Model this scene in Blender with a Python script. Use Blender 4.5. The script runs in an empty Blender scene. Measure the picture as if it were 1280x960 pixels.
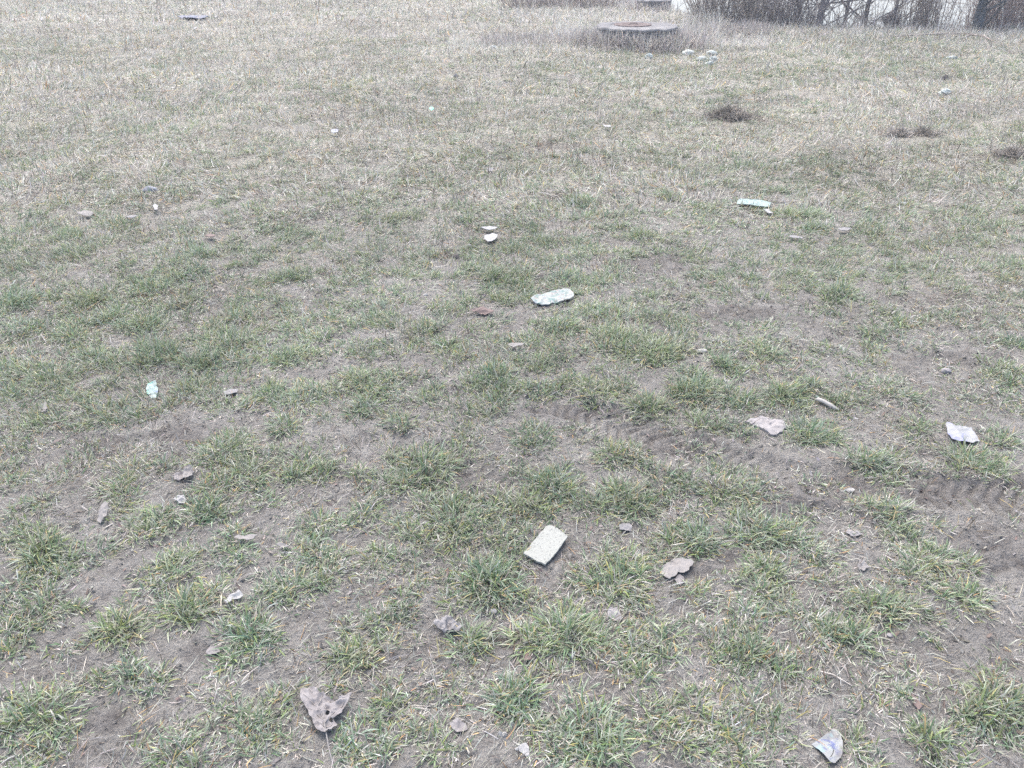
import bpy, bmesh, math, random
import numpy as np
from mathutils import Vector, Matrix

C = bpy.context
S = C.scene
COL = S.collection
R = math.radians
rng = np.random.default_rng(11)
random.seed(5)

# ------------------------------------------------------------------ camera, sky, sun, exposure
CAM_H, PITCH, FPX = 1.6, 30.5, 967.0          # focal length in pixels of the 1280 px wide photograph
cam_d = bpy.data.cameras.new('camera')
cam = bpy.data.objects.new('camera', cam_d)
COL.objects.link(cam)
cam.location = (0, 0, CAM_H)
cam.rotation_euler = (R(90 - PITCH), 0, 0)
cam_d.sensor_width = 36.0
cam_d.lens = FPX / 1280 * 36.0
cam_d.clip_start, cam_d.clip_end = 0.05, 2000
S.camera = cam
S.render.resolution_x, S.render.resolution_y = 1024, 768

SUN_EL, SUN_AZ = 64, -25                       # azimuth clockwise from +Y
W = bpy.data.worlds.new('World')
S.world = W
W.use_nodes = True
wn = W.node_tree
wn.nodes.clear()
sky = wn.nodes.new('ShaderNodeTexSky')
sky.sky_type = 'NISHITA'
sky.sun_disc = False
sky.sun_elevation = R(SUN_EL)
sky.sun_rotation = R(SUN_AZ)
sky.air_density, sky.dust_density, sky.ozone_density = 1.0, 4.0, 1.0
bg = wn.nodes.new('ShaderNodeBackground')
bg.inputs['Strength'].default_value = 0.15
wo = wn.nodes.new('ShaderNodeOutputWorld')
wn.links.new(sky.outputs[0], bg.inputs['Color'])
wn.links.new(bg.outputs[0], wo.inputs['Surface'])

sun_d = bpy.data.lights.new('sun', 'SUN')
sun_d.energy, sun_d.angle, sun_d.color = 1.5, R(75), (1.0, 0.955, 0.89)
sun = bpy.data.objects.new('sun', sun_d)
COL.objects.link(sun)
sd = Vector((math.sin(R(SUN_AZ)) * math.cos(R(SUN_EL)), math.cos(R(SUN_AZ)) * math.cos(R(SUN_EL)), math.sin(R(SUN_EL))))
sun.rotation_euler = sd.to_track_quat('Z', 'Y').to_euler()

S.view_settings.view_transform = 'Standard'
S.view_settings.look = 'None'
S.view_settings.exposure = 1.6
S.view_settings.gamma = 1.0
S.cycles.use_denoising = False
S.cycles.max_bounces = 6
HAZE = 0.0038

# ------------------------------------------------------------------ helpers
def tag(o, label=None, cat=None, group=None, kind=None):
    for k, v in (('label', label), ('category', cat), ('group', group), ('kind', kind)):
        if v:
            o[k] = v
    return o

def hash2(ix, iy, seed):
    h = (ix.astype(np.int64) * 374761393 + iy.astype(np.int64) * 668265263 + seed * 1442695041) & 0xFFFFFFFF
    h = ((h ^ (h >> 13)) * 1274126177) & 0xFFFFFFFF
    h = h ^ (h >> 16)
    return (h & 0xFFFF).astype(np.float64) / 65535.0

def vnoise(x, y, seed=0):
    """Value noise, about -1 .. 1."""
    x = np.asarray(x, float); y = np.asarray(y, float)
    ix, iy = np.floor(x), np.floor(y)
    fx, fy = x - ix, y - iy
    u, v = fx * fx * fx * (fx * (fx * 6 - 15) + 10), fy * fy * fy * (fy * (fy * 6 - 15) + 10)
    a, b = hash2(ix, iy, seed), hash2(ix + 1, iy, seed)
    c, d = hash2(ix, iy + 1, seed), hash2(ix + 1, iy + 1, seed)
    return 2 * ((a * (1 - u) + b * u) * (1 - v) + (c * (1 - u) + d * u) * v) - 1

def fbm(x, y, seed=0, octv=3, gain=0.5):
    s, a, f, t = 0, 1.0, 1.0, 0
    for k in range(octv):
        s = s + a * vnoise(np.asarray(x) * f + 17.3 * k, np.asarray(y) * f - 9.1 * k, seed + k)
        t += a; a *= gain; f *= 2.03
    return s / t

def sstep(a, b, x):
    t = np.clip((np.asarray(x, float) - a) / (b - a), 0, 1)
    return t * t * (3 - 2 * t)

cp, sp = math.cos(R(PITCH)), math.sin(R(PITCH))
def ray(px, py):
    a, b = (np.asarray(px, float) - 640) / FPX, (480 - np.asarray(py, float)) / FPX
    return a, cp + b * sp, -sp + b * cp           # right, forward, up

def on_plane(px, py, z=0.0):
    dx, dy, dz = ray(px, py)
    t = (z - CAM_H) / np.minimum(dz, -1e-4)
    return dx * t, dy * t

def ground(px, py):
    """The point of the ground seen at a pixel of the photograph."""
    z = 0.0
    for _ in range(8):
        x, y = on_plane(px, py, z)
        z = 0.5 * (z + H(x, y))
    return x, y, H(x, y)

def pxscale(x, y):
    """Pixels of the photograph per metre at a ground point."""
    return FPX / (y * cp + CAM_H * sp)

# ------------------------------------------------------------------ terrain
TRACKS = [([(1330, 640), (1180, 618), (1010, 598), (845, 565), (760, 530), (690, 505)], 0.105, 1.0),
          ([(1330, 500), (1140, 448), (960, 404), (840, 345), (780, 310)], 0.11, 0.6),
          ([(1330, 760), (1200, 690), (1000, 655), (900, 690), (880, 740)], 0.10, 0.5),
          ([(640, 640), (560, 600), (470, 560)], 0.12, 0.5)]
TR = []
for pts, w_, s_ in TRACKS:
    p = np.array([on_plane(a, b) for a, b in pts])
    TR.append((p, w_, s_))

def track_fields(x, y):
    """Depth of the wheel ruts and their tread at points."""
    out = np.zeros_like(x); rutmask = np.zeros_like(x)
    for p, w_, s_ in TR:
        best = np.full(x.shape, 9e9); along = np.zeros_like(x); side = np.zeros_like(x); run = 0
        for k in range(len(p) - 1):
            a, b = p[k], p[k + 1]
            L = np.hypot(*(b - a)); d = (b - a) / L
            t = np.clip((x - a[0]) * d[0] + (y - a[1]) * d[1], 0, L)
            qx, qy = x - a[0] - d[0] * t, y - a[1] - d[1] * t
            dist = np.hypot(qx, qy)
            m = dist < best
            best = np.where(m, dist, best); along = np.where(m, run + t, along)
            side = np.where(m, qx * -d[1] + qy * d[0], side)
            run += L
        wob = best + 0.03 * vnoise(x * 6, y * 6, 41)
        m = sstep(w_, w_ * 0.75, wob) * s_
        lug = np.sin(2 * math.pi * (along + 0.55 * np.abs(side) + 0.015 * vnoise(x * 9, y * 9, 43)) / 0.045)
        lug = sstep(0.15, 0.55, lug) * (0.25 + 0.75 * sstep(-0.3, 0.15, vnoise(x * 4.1, y * 4.1, 44)))
        out += m * (-0.005 - 0.012 * lug) + 0.008 * s_ * np.exp(-((wob - w_ * 1.1) / 0.03) ** 2)
        rutmask = np.maximum(rutmask, m)
    return out, rutmask

def bank_edge(x):
    return 15.2 + 16 * sstep(4.4, 1.5, x) + 0.5 * vnoise(x * 0.5, x * 0 + 3, 7)

def H(x, y):
    x = np.asarray(x, float); y = np.asarray(y, float)
    d = np.hypot(x, y)
    h = 0.05 * fbm(x * 0.35, y * 0.35, 1, 2) * sstep(1.0, 5, d) + 0.018 * fbm(x * 1.6, y * 1.6, 3, 2)
    h = h + 0.006 * fbm(x * 9, y * 9, 5, 3)
    e = y - bank_edge(x)
    h = h + 0.04 * np.exp(-((e + 1.3) / 1.5) ** 2) * sstep(2.5, 5, x)
    h = h - 3.4 * sstep(0.0, 7, e)
    # a shallow hollow full of weeds left of the bank crest
    h = h - 0.12 * np.exp(-(((x - 3.9) / 0.9) ** 2 + ((y - 14.2) / 0.7) ** 2))
    return h

def H2(x, y):
    """Ground surface with ruts, crumbs and clods."""
    x = np.asarray(x, float); y = np.asarray(y, float)
    d = np.hypot(x, y)
    t, m = track_fields(x, y)
    near = sstep(9, 4, d)
    crumb = 0.006 * fbm(x * 38, y * 38, 9, 2) + 0.006 * np.maximum(0, vnoise(x * 60, y * 60, 12) - 0.45) / 0.5
    clod = 0.014 * np.maximum(0, fbm(x * 14, y * 14, 21, 2) - 0.25)
    return H(x, y) + t + near * (crumb + clod)

BARE = [(1150, 800, 110, 60), (1230, 680, 70, 50), (80, 560, 60, 30), (250, 530, 60, 25), (540, 490, 60, 14), (700, 515, 60, 16), (960, 575, 60, 25), (770, 850, 50, 45), (260, 820, 40, 40), (130, 900, 40, 30), (600, 850, 40, 20),
        (1010, 640, 60, 30), (820, 330, 40, 16), (920, 395, 60, 14), (1190, 440, 60, 14), (1090, 470, 50, 16), (1150, 375, 60, 12), (560, 595, 40, 12), (700, 740, 60, 30), (560, 780, 40, 30), (1020, 420, 40, 10),
        (130, 440, 30, 10), (200, 445, 40, 14), (330, 380, 30, 8), (330, 235, 30, 6), (60, 185, 30, 6), (260, 160, 60, 6), (340, 158, 60, 6), (305, 208, 20, 5), (790, 240, 40, 12), (800, 130, 50, 8), (1230, 80, 60, 10), (1190, 120, 40, 8), (1010, 80, 40, 6)]
DAMP = [(820, 330, 42, 14), (562, 598, 38, 14), (912, 143, 46, 12), (345, 160, 62, 4.5), (235, 172, 60, 4), (300, 207, 24, 4), (1140, 170, 46, 6), (1255, 195, 44, 8), (930, 397, 60, 12), (540, 492, 70, 9), (700, 520, 60, 10),
        (800, 560, 45, 18), (990, 625, 80, 22), (1210, 612, 90, 22), (1060, 606, 60, 12), (845, 566, 40, 12), (1190, 452, 60, 8), (640, 797, 34, 16), (885, 705, 45, 16), (1170, 375, 60, 9), (695, 186, 22, 4), (1105, 267, 22, 5), (250, 545, 60, 14), (570, 322, 26, 6), (700, 250, 30, 5), (1030, 330, 40, 6), (1240, 690, 60, 30), (120, 560, 60, 16), (255, 818, 30, 12), (130, 905, 30, 14)]
def patches(x, y, lst, fq, amp):
    f = y * cp + CAM_H * sp
    ok = (f > 0.6)
    f = np.where(ok, f, 1.0)
    px = 640 + FPX * x / f
    py = 480 - FPX * ((y * sp - CAM_H * cp) / f)
    m = np.zeros_like(x)
    w = amp * (vnoise(x * fq, y * fq, 66) + 0.6 * vnoise(x * fq * 2.7, y * fq * 2.7, 67))
    for bx, by, rx, ry in lst:
        m = np.maximum(m, sstep(1.3, 0.5, ((px - bx) / rx) ** 2 + ((py - by) / ry) ** 2 + w))
    return np.where(ok & (y > 0), m, 0)
def damp_at(x, y):
    """1 where the photograph shows dark damp earth."""
    return patches(x, y, DAMP, 9, 0.5)
def bare_at(x, y):
    """1 where the photograph shows bare soil."""
    return patches(x, y, BARE, 7, 0.35)

# ------------------------------------------------------------------ materials
def new_mat(name):
    m = bpy.data.materials.new(name)
    m.use_nodes = True
    nt = m.node_tree
    b = nt.nodes['Principled BSDF']
    b.inputs['Specular IOR Level'].default_value = 0.25
    return m, nt, b

def N(nt, t, **kw):
    n = nt.nodes.new(t)
    for k, v in kw.items():
        if k in n.inputs:
            n.inputs[k].default_value = v
        else:
            setattr(n, k, v)
    return n

def ramp(nt, fac, stops):
    r = nt.nodes.new('ShaderNodeValToRGB')
    el = r.color_ramp.elements
    while len(el) < len(stops):
        el.new(0.5)
    for e, (p, c) in zip(el, stops):
        e.position = p
        e.color = (*c, 1)
    nt.links.new(fac, r.inputs[0])
    return r.outputs[0]

def mix(nt, fac, a, b):
    m = nt.nodes.new('ShaderNodeMix')
    m.data_type = 'RGBA'
    for sock, v in ((m.inputs[0], fac), (m.inputs[6], a), (m.inputs[7], b)):
        if hasattr(v, 'is_linked'):
            nt.links.new(v, sock)
        elif isinstance(v, tuple):
            sock.default_value = (*v, 1)
        else:
            sock.default_value = v
    return m.outputs[2]

def noise(nt, scale, detail=4, rough=0.55, coord=None, dist=0.0):
    n = N(nt, 'ShaderNodeTexNoise', Scale=scale, Detail=detail, Roughness=rough, Distortion=dist)
    if coord is not None:
        nt.links.new(coord, n.inputs['Vector'])
    return n.outputs['Fac']

def bump(nt, b, h, strength, dist=0.01):
    n = N(nt, 'ShaderNodeBump', Strength=strength, Distance=dist)
    nt.links.new(h, n.inputs['Height'])
    nt.links.new(n.outputs[0], b.inputs['Normal'])

# soil
def soil_mat():
    m, nt, b = new_mat('dry_soil')
    pos = N(nt, 'ShaderNodeNewGeometry').outputs['Position']
    n1 = noise(nt, 2.6, 6, 0.62, pos, 0.4)
    n2 = noise(nt, 19, 6, 0.66, pos, 0.5)
    n3 = noise(nt, 150, 4, 0.62, pos)
    base = ramp(nt, n1, [(0.38, (0.113, 0.106, 0.096)), (0.5, (0.172, 0.164, 0.153)), (0.64, (0.250, 0.244, 0.229))])
    c = mix(nt, 0.45, base, ramp(nt, n2, [(0.34, (0.074, 0.066, 0.063)), (0.47, (0.162, 0.154, 0.144)), (0.70, (0.284, 0.278, 0.260))]))
    c = mix(nt, 0.30, c, ramp(nt, n3, [(0.34, (0.040, 0.036, 0.033)), (0.48, (0.176, 0.168, 0.157)), (0.70, (0.334, 0.329, 0.306))]))
    dp = N(nt, 'ShaderNodeAttribute', attribute_name='damp')
    c = mix(nt, dp.outputs['Fac'], c, ramp(nt, n2, [(0.35, (0.054, 0.048, 0.046)), (0.55, (0.113, 0.106, 0.102)), (0.75, (0.186, 0.180, 0.175))]))
    # fallen bits of straw far away, where single fibres are not built
    at = N(nt, 'ShaderNodeAttribute', attribute_name='thatch')
    n4 = noise(nt, 60, 4, 0.7, pos)
    th = ramp(nt, n4, [(0.35, (0.16, 0.152, 0.122)), (0.62, (0.35, 0.335, 0.28))])
    c = mix(nt, at.outputs['Fac'], c, th)
    nt.links.new(c, b.inputs['Base Color'])
    b.inputs['Roughness'].default_value = 0.95
    add = N(nt, 'ShaderNodeMath', operation='ADD')
    nt.links.new(n2, add.inputs[0]); nt.links.new(n3, add.inputs[1])
    bump(nt, b, add.outputs[0], 0.9, 0.016)
    return m
M_SOIL = soil_mat()

def blade_mat(name, transl):
    m, nt, b = new_mat(name)
    at = N(nt, 'ShaderNodeAttribute', attribute_name='blade_color')
    nt.links.new(at.outputs['Color'], b.inputs['Base Color'])
    b.inputs['Roughness'].default_value = 0.55
    tr = N(nt, 'ShaderNodeBsdfTranslucent')
    nt.links.new(at.outputs['Color'], tr.inputs['Color'])
    mx = N(nt, 'ShaderNodeMixShader', Fac=transl)
    nt.links.new(b.outputs[0], mx.inputs[1]); nt.links.new(tr.outputs[0], mx.inputs[2])
    nt.links.new(mx.outputs[0], nt.nodes['Material Output'].inputs['Surface'])
    return m
M_GRASS = blade_mat('grass_blade', 0.32)
M_STRAW = blade_mat('straw_blade', 0.25)

# ------------------------------------------------------------------ ground sheet
def build_ground():
    r = list(np.geomspace(0.35, 0.9, 26)[:-1]) + list(np.geomspace(0.9, 6.0, 470)[:-1]) + list(np.geomspace(6, 40, 130)[:-1]) + list(np.geomspace(40, 420, 24))
    r = np.array(r)
    th = np.concatenate([np.linspace(-R(52), R(52), 660), np.linspace(R(52), 2 * math.pi - R(52), 56)[1:-1]])
    nt_, nr = len(th), len(r)
    X = np.outer(r, np.sin(th)); Y = np.outer(r, np.cos(th))
    Z = H2(X, Y)
    far = np.hypot(X, Y) > 60
    thatch = sstep(2.6, 8, np.hypot(X, Y) + 1.2 * fbm(X * 0.8, Y * 0.8, 77, 3)) * (0.55 + 0.45 * sstep(-0.3, 0.3, fbm(X * 1.7, Y * 1.7, 78, 3))) * 0.8
    co = np.stack([X, Y, Z], -1).reshape(-1, 3)
    co = np.vstack([co, [[0, 0, float(H(0, 0))]]])
    i = np.arange(nr - 1)[:, None] * nt_; j = np.arange(nt_)[None, :]; j2 = (j + 1) % nt_
    q = np.stack([i + j, i + j2, i + nt_ + j2, i + nt_ + j], -1).reshape(-1, 4)[:, ::-1]
    tri = np.stack([np.full(nt_, len(co) - 1), np.arange(nt_), (np.arange(nt_) + 1) % nt_], -1)[:, ::-1]
    me = mesh_from(co, [q, tri], 'ground', M_SOIL)
    a = me.attributes.new('thatch', 'FLOAT', 'POINT')
    a.data.foreach_set('value', np.append(thatch.ravel(), 0).astype(np.float32))
    a = me.attributes.new('damp', 'FLOAT', 'POINT')
    a.data.foreach_set('value', np.append(damp_at(X, Y).ravel() * 0.55, 0).astype(np.float32))
    return tag(link('ground', me), kind='structure')

def mesh_from(co, polys, name, mat, smooth=True):
    me = bpy.data.meshes.new(name)
    co = np.asarray(co, np.float32)
    me.vertices.add(len(co))
    me.vertices.foreach_set('co', co.ravel())
    idx = np.concatenate([p.ravel() for p in polys]).astype(np.int32)
    cnt = np.concatenate([np.full(len(p), p.shape[1]) for p in polys]).astype(np.int32)
    me.loops.add(len(idx))
    me.loops.foreach_set('vertex_index', idx)
    me.polygons.add(len(cnt))
    me.polygons.foreach_set('loop_start', np.concatenate([[0], np.cumsum(cnt)[:-1]]).astype(np.int32))
    me.polygons.foreach_set('use_smooth', np.full(len(cnt), smooth))
    me.update(calc_edges=True)
    me.validate()
    if mat:
        me.materials.append(mat)
    return me

def link(name, me, parent=None):
    o = bpy.data.objects.new(name, me)
    COL.objects.link(o)
    if parent:
        o.parent = parent
    return o

build_ground()

# water below the bank, seen through the trees
mw, ntw, bw = new_mat('river_water')
bw.inputs['Base Color'].default_value = (0.06, 0.075, 0.09, 1)
bw.inputs['Roughness'].default_value = 0.06
bw.inputs['Specular IOR Level'].default_value = 0.5
bump(ntw, bw, noise(ntw, 3.0, 3, 0.5, N(ntw, 'ShaderNodeNewGeometry').outputs['Position']), 0.05, 0.05)
wco = np.array([[-14, 18, -1.5], [90, 18, -1.5], [160, 130, -1.5], [-14, 130, -1.5]], float)
tag(link('water', mesh_from(wco, [np.array([[0, 1, 2, 3]])], 'water', mw)), kind='structure')

# thin milky air
mh, nth, bh = new_mat('haze')
nth.nodes.remove(bh)
vol = N(nth, 'ShaderNodeVolumePrincipled')
vol.inputs['Color'].default_value = (0.86, 0.88, 0.93, 1)
vol.inputs['Density'].default_value = HAZE
nth.links.new(vol.outputs[0], nth.nodes['Material Output'].inputs['Volume'])
hx0, hx1, hy0, hy1, hz0, hz1 = -430, 430, -430, 430, -5.5, 7.6
hco = np.array([[x_, y_, z_] for z_ in (hz0, hz1) for (x_, y_) in ((hx0, hy0), (hx1, hy0), (hx1, hy1), (hx0, hy1))], float)
hq = np.array([[3, 2, 1, 0], [4, 5, 6, 7], [0, 1, 5, 4], [1, 2, 6, 5], [2, 3, 7, 6], [3, 0, 4, 7]])
if HAZE:
    tag(link('haze', mesh_from(hco, [hq], 'haze', mh, False)), kind='stuff')

# ------------------------------------------------------------------ litter footprints (so that grass keeps off them)
FOOT = []
def footprint(poly):
    p = np.array(poly); c = p.mean(0)
    FOOT.append((c, (p - c) * 1.0 + c, np.max(np.hypot(*(p - c).T))))

def keep_off(x, y):
    ok = np.ones(len(x), bool)
    for c, p, rad in FOOT:
        near = np.nonzero((x - c[0]) ** 2 + (y - c[1]) ** 2 < (rad * 1.05) ** 2)[0]
        if not len(near):
            continue
        xx, yy = x[near], y[near]; ins = np.zeros(len(near), bool)
        for k in range(len(p)):
            (x1, y1), (x2, y2) = p[k - 1], p[k]
            cr = ((y1 > yy) != (y2 > yy)) & (xx < (x2 - x1) * (yy - y1) / (y2 - y1 + 1e-12) + x1)
            ins ^= cr
        ok[near[ins]] = False
    return ok

# ------------------------------------------------------------------ grass
class Blades:
    def __init__(s):
        s.co, s.pol, s.colr, s.n = [], [], [], 0
        s.tri = []
    def add(s, x, y, z, az, lean, curl, length, width, c0, c1, segs=3, floor=0.002):
        n = len(x)
        if not n:
            return
        lv = np.linspace(0, 1, segs + 1)
        px_, pz_ = np.zeros((segs + 1, n)), np.zeros((segs + 1, n))
        for k in range(segs):
            ang = lean + curl * (lv[k] + 0.5 / segs)
            px_[k + 1] = px_[k] + np.sin(ang) * length / segs
            pz_[k + 1] = np.maximum(pz_[k] + np.cos(ang) * length / segs, floor + 0.002 * lv[k + 1])
        sx, sy = np.sin(az), np.cos(az)
        tw = az + rng.normal(0, 0.5, n) + math.pi / 2
        wx, wy = np.sin(tw), np.cos(tw)
        tilt = rng.normal(0, 0.35, n)
        cols = 2 * segs + 1
        co = np.zeros((n, cols, 3)); cc = np.ones((n, cols, 4))
        for k in range(segs + 1):
            bx, by, bz = x + sx * px_[k], y + sy * px_[k], z + pz_[k]
            t = lv[k]
            c = c0 * (1 - t ** 1.5) + c1 * t ** 1.5
            if k == segs:
                co[:, 2 * segs] = np.stack([bx, by, bz], -1); cc[:, 2 * segs, :3] = c
            else:
                w = width * 0.5 * (0.75 + 0.5 * t if t < 0.5 else 1.0) * (1 - 0.55 * t * t)
                co[:, 2 * k] = np.stack([bx - wx * w, by - wy * w, bz - tilt * w], -1)
                co[:, 2 * k + 1] = np.stack([bx + wx * w, by + wy * w, bz + tilt * w], -1)
                cc[:, 2 * k, :3] = c; cc[:, 2 * k + 1, :3] = c
        base = s.n + np.arange(n)[:, None] * cols
        for k in range(segs - 1):
            s.pol.append(base + np.array([2 * k, 2 * k + 1, 2 * k + 3, 2 * k + 2]))
        s.tri.append(base + np.array([2 * segs - 2, 2 * segs - 1, 2 * segs]))
        s.co.append(co.reshape(-1, 3)); s.colr.append(cc.reshape(-1, 4))
        s.n += n * cols
    def build(s, name, mat):
        me = mesh_from(np.vstack(s.co), [np.vstack(s.pol) if s.pol else np.zeros((0, 4), int), np.vstack(s.tri)], name, mat)
        a = me.attributes.new('blade_color', 'FLOAT_COLOR', 'POINT')
        a.data.foreach_set('color', np.vstack(s.colr).astype(np.float32).ravel())
        return link(name, me)

GREENS = np.array([[0.118, 0.180, 0.098], [0.165, 0.226, 0.132], [0.230, 0.282, 0.185], [0.142, 0.206, 0.140], [0.200, 0.256, 0.105], [0.300, 0.340, 0.250]])
STRAWS = np.array([[0.37, 0.355, 0.305], [0.45, 0.435, 0.385], [0.31, 0.296, 0.26], [0.38, 0.375, 0.345], [0.25, 0.230, 0.20], [0.52, 0.51, 0.468]])
AMBER = np.array([[0.50, 0.335, 0.165], [0.47, 0.40, 0.17], [0.40, 0.25, 0.13]])

def pick(pal, n, jit=0.12):
    c = pal[rng.integers(0, len(pal), n)]
    return np.clip(c * (1 + rng.normal(0, jit, (n, 1))) * (1 + rng.normal(0, 0.04, (n, 3))), 0.02, 0.85)

green, straw = Blades(), Blades()

def tufts(cx, cy, r, nb, hgt, gfrac, segs, width):
    """Clumps of grass: centres, radii, blades per clump, blade length, share of green blades."""
    idx = np.repeat(np.arange(len(cx)), nb)
    n = len(idx)
    if not n:
        return
    rr = r[idx] * np.sqrt(rng.random(n)) * (0.75 + 0.5 * rng.random(n))
    a = rng.random(n) * 2 * math.pi
    # clumps are ragged: squash and twist each its own way
    sq = 0.65 + 0.6 * rng.random(len(cx)); tw = rng.random(len(cx)) * math.pi
    ux, uy = rr * np.cos(a) * sq[idx], rr * np.sin(a)
    x = cx[idx] + ux * np.cos(tw[idx]) - uy * np.sin(tw[idx])
    y = cy[idx] + ux * np.sin(tw[idx]) + uy * np.cos(tw[idx])
    ok = keep_off(x, y)
    idx, x, y, rr = idx[ok], x[ok], y[ok], rr[ok]
    n = len(idx)
    z = H2(x, y) - 0.003
    out = np.arctan2(x - cx[idx], y - cy[idx])
    q = np.clip(rr / r[idx], 0, 1.2)
    az = np.where(rng.random(n) < 0.60, out + rng.normal(0, 0.8, n), rng.random(n) * 6.28)
    comb = rng.random(n) < 0.14 + 0.22 * sstep(2.4, 4.5, cy[idx])
    az = np.where(comb, 5.5 * fbm(cx[idx] * 1.1, cy[idx] * 1.1, 190, 2) + 1.2 + rng.normal(0, 0.5, n), az)
    flat = 0.25 * sstep(3.5, 6, cy[idx]) + 0.12 * comb
    lean = np.clip(flat + 0.30 + 0.75 * q + rng.normal(0, 0.34, n), -0.2, 1.5)
    curl = rng.normal(0.95, 0.6, n) * (1 - 0.3 * q)
    L = hgt[idx] * (0.55 + 0.75 * rng.random(n)) * (1.05 - 0.25 * q)
    wd = width[idx] * (0.7 + 0.6 * rng.random(n))
    g = rng.random(n) < gfrac[idx] * (1.08 - 0.25 * q)
    hue = rng.normal(0, 1, len(cx))
    dry = 1 + 0.16 * streak(cx, cy, 1.5, 210) + 0.16 * fbm(cx * 2.2, cy * 2.2, 211, 2)
    for sel, bl in ((g, green), (~g, straw)):
        k = int(sel.sum())
        if not k:
            continue
        if bl is green:
            c0 = pick(GREENS, k) * (1 + 0.07 * hue[idx[sel]][:, None] * np.array([1, 0.5, 0.1]))
            tipk = rng.random(k)[:, None]
            c1 = np.where(tipk < 0.32, pick(STRAWS, k), np.where(tipk < 0.39, pick(AMBER, k), c0 * 1.12))
            ln, le = L[sel], lean[sel]
        else:
            c0 = np.where(rng.random(k)[:, None] < 0.06, pick(AMBER, k), pick(STRAWS, k)); c1 = c0 * (0.9 + 0.2 * rng.random((k, 1)))
            ln, le = L[sel] * 0.85, np.clip(lean[sel] + 0.35, 0, 1.6)
        c0 = np.clip(c0 * dry[idx[sel]][:, None], 0.02, 0.8); c1 = np.clip(c1 * dry[idx[sel]][:, None], 0.02, 0.8)
        bl.add(x[sel], y[sel], z[sel], az[sel], le, curl[sel], ln, wd[sel] * (1 if bl is green else 0.8), c0, c1, segs)

# clumps read off the photograph: (origin), then x, y, radius, strength in units of 1280/430 of a photo pixel
T4 = "50,60,70 400,25,60 380,140,90 520,150,50 620,110,50 720,40,70 860,110,100p 1110,80,90 1240,40,50 180,170,80 60,250,60 150,260,50p 1060,185,60s 330,290,90p 240,340,80p 40,330,50 30,400,60 500,340,110p 610,330,50 840,270,110 1130,310,90 780,300,70 930,350,100 1100,370,80 1220,350,60 450,410,80 800,400,90 170,460,60 990,460,60 760,500,80s 600,530,80 540,580,80 440,500,60 60,510,60 140,580,70 1190,550,70 1260,560,40 150,650,100s 230,700,80 350,650,70 870,600,70 890,640,60 1150,640,90 610,700,60 850,700,50 30,600,60 1200,690,80 700,330,40p 960,410,50 90,170,60 250,60,50 1000,60,50"
T5 = "100,30,90 330,50,60 470,30,60 590,40,80 740,50,70 560,100,80 930,50,90 1130,110,80s 1250,60,60s 80,110,80 210,170,80 440,200,80p 700,210,90 300,330,110s 480,240,70p 1000,290,90 880,220,60p 600,320,60p 150,400,80 60,370,60 770,400,100s 1040,460,110s 1190,390,90 660,470,110 750,500,90 400,520,130 70,510,80 250,590,70 120,670,60s 300,470,70 680,590,60 600,610,60 420,600,80 480,720,90 580,720,60 1210,620,90 1050,700,110 900,725,50p 500,530,60 540,490,60 350,400,60 200,300,60 820,420,60 1100,330,50"
T6 = "60,50,90s 240,90,60s 380,60,90s 480,30,60 580,90,50s 740,30,90p 1220,10,60 80,170,80 230,190,70 60,260,80p 480,210,90s 890,190,80 1080,310,90s 1200,240,70 1130,370,60p 700,310,100 760,360,70 500,380,70p 180,350,80 30,400,70 170,430,90 270,440,60 70,500,50 350,450,50p 460,510,60 280,580,110s 70,610,90s 400,600,80 490,650,70 780,520,100 850,590,80 620,600,40p 270,710,60 960,670,100 900,700,80 1250,430,40p 960,350,50p 530,690,50 990,60,50p 840,260,60p 560,240,50 1180,300,40"
T7 = "70,60,80 250,20,50 640,20,100 560,90,50 150,120,100 270,150,60 40,240,80 60,300,70 690,160,110s 780,80,70 440,220,100s 1000,100,60 1080,60,100 1200,40,70 870,150,50 940,240,100s 1010,280,60 860,340,70 200,310,60p 370,410,50 480,390,70s 570,420,60 550,480,60p 280,450,50p 140,530,120s 220,600,70 80,680,90 190,700,60 830,390,90p 820,500,60 1000,520,90 1090,460,60 1270,320,40s 680,620,70p 640,690,100 760,600,60 930,640,80 1000,650,80 900,560,60 1260,640,40 730,720,60 1250,440,40 1150,330,60p 20,180,60 1180,60,60 1090,130,60p 20,560,60"
T8 = "90,60,70p 220,110,70 260,0,50 380,50,50 410,130,70 550,50,130s 740,110,50p 900,50,70 1030,60,130 1090,120,50 1130,20,40 60,220,80 140,190,70 200,180,60 40,320,90s 150,290,60 470,260,90s 460,330,50 690,270,90s 830,230,130s 930,220,60 960,280,60 1080,310,90 1040,370,70 1180,260,100 1110,400,60 800,380,30 170,470,70 270,500,90p 370,460,90p 170,540,60s 630,480,120s 610,560,60 270,600,50 70,630,110 330,650,80 150,680,70 30,700,70 500,420,50p 900,600,120s 960,690,110s 820,700,80 1120,520,80 1180,610,90 1250,660,60 1210,540,60 1060,600,60p 440,700,50p 1000,230,50"
T9 = "320,10,80s 80,100,70 250,170,80 300,80,70 380,130,70 470,180,80 560,210,70 560,70,80p 640,250,90s 740,140,100s 830,130,50p 880,30,90 1060,110,80s 930,180,40 930,260,30 60,210,30 190,270,100 250,300,90s 350,340,80 380,400,60 260,410,60 160,480,100p 280,520,80 70,570,80 200,600,100p 330,610,60 360,560,60 90,680,100p 220,700,100 340,700,70p 570,320,50p 520,440,50p 850,430,90p 730,370,50p 690,520,80p 830,480,30 650,650,80 700,720,60 930,650,90s 990,700,80 1060,540,30 1130,520,100s 1200,490,90s 1230,560,90 1100,620,80 40,490,70 900,590,40 1230,640,60"
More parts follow.
